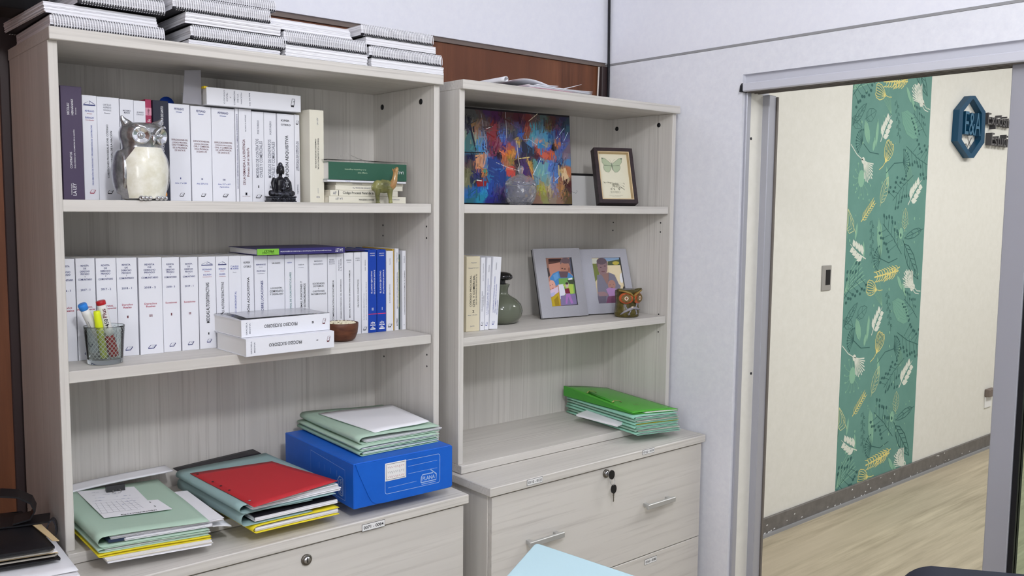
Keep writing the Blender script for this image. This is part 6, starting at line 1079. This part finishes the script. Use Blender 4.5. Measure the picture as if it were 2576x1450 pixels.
def padded(m, Q, z0, z1, mat):
    m.grid(lambda a, b: (*bil(Q, a, b), z1-.005*(abs(2*a-1)**8+abs(2*b-1)**8)), 24, 16, mat); m.grid(lambda a, b: (*bil(Q, 1-a, b), z0+.004*(abs(2*a-1)**8+abs(2*b-1)**8)), 24, 16, mat)
    for e in (lambda t: bil(Q, t, 0), lambda t: bil(Q, 1, t), lambda t: bil(Q, 1-t, 1), lambda t: bil(Q, 0, 1-t)): m.grid(lambda a, b: (*e(a), z0+.004+(z1-z0-.009)*b), 16, 2, mat)
m = MB(T); padded(m, QO, zo_, zo_+.012, 'leather_black'); m.build('lower_cover', zc)
m = MB(T); padded(m, inset(QO, .0, .035, .03, .0), zo_+.021, zo_+.034, 'leather_black'); m.build('upper_cover', zc)
for zz, q in ((zo_+.0135, QO), (zo_+.0200, inset(QO, 0, .03, .02, 0))):
    m = MB(T); P_ = [bil(q, t/40, .004) for t in range(0, 39)]+[bil(q, .985, .004+.03*t) for t in range(1, 6)]
    for (x, y), (x2, y2) in zip(P_, P_[1:]):
        for f in (.0, .5): m.box(x+(x2-x)*f-.0014, x+(x2-x)*f+.0014, y+(y2-y)*f-.0026, y+(y2-y)*f+.0014, zz-.0012, zz+.0012, 'zip_silver')
    m.build('zipper', zc, label='silver zipper teeth')
m = MB(T); slab_pile(m, inset(QO, .02, .01, .04, .02), inset(QO, .02, .01, .04, .02), zo_+.0145, zo_+.0178, 2, ['card_cream', 'paper_white'], .0005, rf); 
a, b, c = bil(QO, .965, .10), bil(QO, 1.0, .12), bil(QO, .97, .75); m.hexa([(a[0], a[1], zo_+.0335), (b[0]+.004, b[1]-.01, zo_+.0325), (c[0]+.004, c[1], zo_+.0335), (c[0]-.012, c[1], zo_+.0335), (a[0], a[1], zo_+.0348), (b[0]+.004, b[1]-.01, zo_+.0338), (c[0]+.004, c[1], zo_+.0348), (c[0]-.012, c[1], zo_+.0348)], 'card_cream'); m.build('card_insert', zc, label='cream card showing along the right edge')
zk = zo_+.0352
def strap(m, path, w, th, mat, wd):
    """ribbon: path points, width vector wd"""
    wd = Vector(wd)*w; L = [Vector(p) for p in path]; vs = []; n = len(L)
    for i, p in enumerate(L):
        t = (L[min(i+1, n-1)]-L[max(i-1, 0)]).normalized(); nn = t.cross(wd).normalized()*th; vs += [p-wd/2, p+wd/2, p+wd/2+nn, p-wd/2+nn]
    fs = []
    for i in range(n-1):
        for k in range(4): fs.append((4*i+k, 4*i+(k+1) % 4, 4*i+4+(k+1) % 4, 4*i+4+k))
    fs += [(0, 3, 2, 1), (4*n-4, 4*n-3, 4*n-2, 4*n-1)]; m.add(vs, fs, mat, False)
sb = thing('coiled_strap', 'wide black leather strap folded on top of the zip case', 'strap', (.315, 1.985, zk))
def loop(cx, cy, rx, rz, a0, a1, n=22): return [(cx+rx*math.cos(a0+(a1-a0)*i/n), cy, rz+rz*math.sin(a0+(a1-a0)*i/n)) for i in range(n+1)]
m = MB(); wv = Vector((.25, .97, 0)).normalized(); ex = Vector((.97, -.25, 0))
def L3(pts, off=0): return [ex*p[0]+EZ*p[2]+wv*off for p in pts]
strap(m, L3([(.115, 0, .004), (.06, 0, .003), (.0, 0, .004)]+[(-.0-.028*math.sin(PI*k/12), 0, .004+0.030*(1-math.cos(PI*k/12))) for k in range(1, 13)]+[(.03, 0, .064), (.06, 0, .058), (.082, 0, .043), (.088, 0, .027), (.080, 0, .013), (.05, 0, .0075)]), .055, .003, 'leather_black', wv); m.build('strap_loop', sb)
lp = gY(129, 1347, 1.94); lp = Vector((lp.x-.315, 1.94-1.985, lp.z-zk))
m = MB(); strap(m, [lp+Vector((.0115*math.cos(q*PI/11)+.003*math.sin(q*PI/11), 0, .001+.033*math.sin(q*PI/11))) for q in range(0, 12)], .018, .0026, 'leather_edge', (.35, .93, 0)); m.build('strap_end', sb)
# desk in front of the camera with the pale blue folder
dk = thing('desk', 'grey desk edge below the pale blue folder', 'desk', (.45, .35, 0)); m = MB(); m.box(0, .70, 0, .62, .700, .728, 'desk_grey', .002); m.build('desk_top', dk)
for x in (.02, .64):
    for y in (.02, .56): m = MB(); m.box(x, x+.04, y, y+.04, 0, .700, 'aluminium'); m.build('leg', dk)
zf = .7290; t0, l0, r0 = gZ(1348, 1366, zf+.046), gZ(1275, 1450, zf+.046), gZ(1600, 1450, zf+.046); uu = (Vector(l0)-Vector(t0)).normalized(); vv = (Vector(r0)-Vector(t0)).normalized()
Qf = [(t0.x+uu.x*.31+vv.x*.23, t0.y+uu.y*.31+vv.y*.23), (t0.x+vv.x*.26, t0.y+vv.y*.26), (t0.x, t0.y), (t0.x+uu.x*.34, t0.y+uu.y*.34)]
pb = thing('paper_pile', 'stack of papers under the pale blue folder on the desk', 'papers', (.9, .9, zf)); m = MB(Matrix.Translation((-.9, -.9, -zf))); Qs = inset(Qf, .05, .08, .05, .12); slab_pile(m, Qs, Qs, zf, zf+.036, 8, W2, .002, rf); m.build('sheets', pb)
fo = thing('card_folder', 'pale sky blue card folder in the foreground, one corner pointing up', 'folder', (.9, .9, zf+.0365)); m = MB(Matrix.Translation((-.9, -.9, -zf-.0365)))
def bq(a, b):   # rounded far corner
    k = .035
    if a > 1-k and b > 1-k:
        da, db = (a-1+k)/k, (b-1+k)/k; r = max(da, db); n = math.hypot(da, db); s = r/n if n > 1e-6 else 1; a, b = 1-k+k*da*s, 1-k+k*db*s
    return bil(Qf, a, b)
AX = [q/20*.965 for q in range(20)]+[.965+.035*q/6 for q in range(7)]
m.grid(lambda a, b: (*bq(AX[round(a*26)], AX[round(b*26)]), zf+.0455+.0004*math.sin(6*a)), 26, 26, 'sky_card', thick=.0012)
m.grid(lambda a, b: (*bil(Qf, .03+.94*a, .03+.94*b), zf+.0425), 8, 8, 'sky_card', thick=.0045); m.build('cover', fo)
# office chair, only the top corner of its back in view
ch = thing('office_chair', 'black office chair, only the top corner of its back showing at the bottom right', 'chair', (1.33, .42, 0)); T = Matrix.Translation((-1.33, -.42, 0))
k0, k1 = gZ(2297, 1421, .935), gZ(2420, 1449, .925); dv = Vector((k1.x-k0.x, k1.y-k0.y, 0)).normalized(); nn = Vector((dv.y, -dv.x, 0))
m = MB(T); B0 = Vector((k0.x, k0.y, .44))-dv*.022
def rr2(w, h, r, k=8):
    o = []
    for cx_, cz_, a0 in ((w-r, r, -90), (w-r, h-r, 0), (r, h-r, 90), (r, r, 180)): o += [(cx_+r*math.cos(math.radians(a0+90*q/k)), cz_+r*math.sin(math.radians(a0+90*q/k))) for q in range(k+1)]
    return o
R2 = rr2(.42, .50, .055); n = len(R2)
V = [B0+dv*p[0]+EZ*p[1]+nn*(.0+.03*math.sin(PI*p[0]/.42)) for p in R2]+[B0+dv*p[0]+EZ*p[1]+nn*(.05+.03*math.sin(PI*p[0]/.42)) for p in R2]
V2 = [B0+dv*(.21+(p[0]-.21)*.93)+EZ*(.25+(p[1]-.25)*.94)+nn*(-.012+.03*math.sin(PI*p[0]/.42)) for p in R2]
m.add(V, [(i, (i+1) % n, n+(i+1) % n, n+i) for i in range(n)], 'chair_fabric', True); m.add(V[n:], [tuple(range(n))[::-1]], 'chair_fabric'); m.add(V[:n]+V2, [(i, n+i, n+(i+1) % n, (i+1) % n) for i in range(n)]+[tuple(range(n, 2*n))], 'chair_fabric', True); m.build('backrest', ch)
cs = B0+dv*.21-EZ*.44
m = MB(T); s0 = cs-nn*.26; m.ell((s0.x, s0.y, .46), .24, .24, .045, 'chair_fabric', 28, 12); m.build('seat', ch)
m = MB(T); m.tube([(s0.x, s0.y, .08), (s0.x, s0.y, .44)], .025, 'black_plastic', 14); m.tube([(s0.x, s0.y, .42), tuple(Vector((cs.x, cs.y, .42))+nn*.055), tuple(Vector((cs.x, cs.y, .60))+nn*.075)], .018, 'black_plastic', 10); m.build('column', ch)
for k in range(5):
    a = k*2*PI/5; m = MB(T); e = (s0.x+.28*math.cos(a), s0.y+.28*math.sin(a)); m.tube([(s0.x, s0.y, .10), (e[0], e[1], .065)], [.022, .014], 'black_plastic', 10); lg = m.build('leg', ch)
    m = MB(T); m.ell((e[0], e[1], .0275), .025, .02, .027, 'black_plastic', 14, 10); m.build('caster', lg)
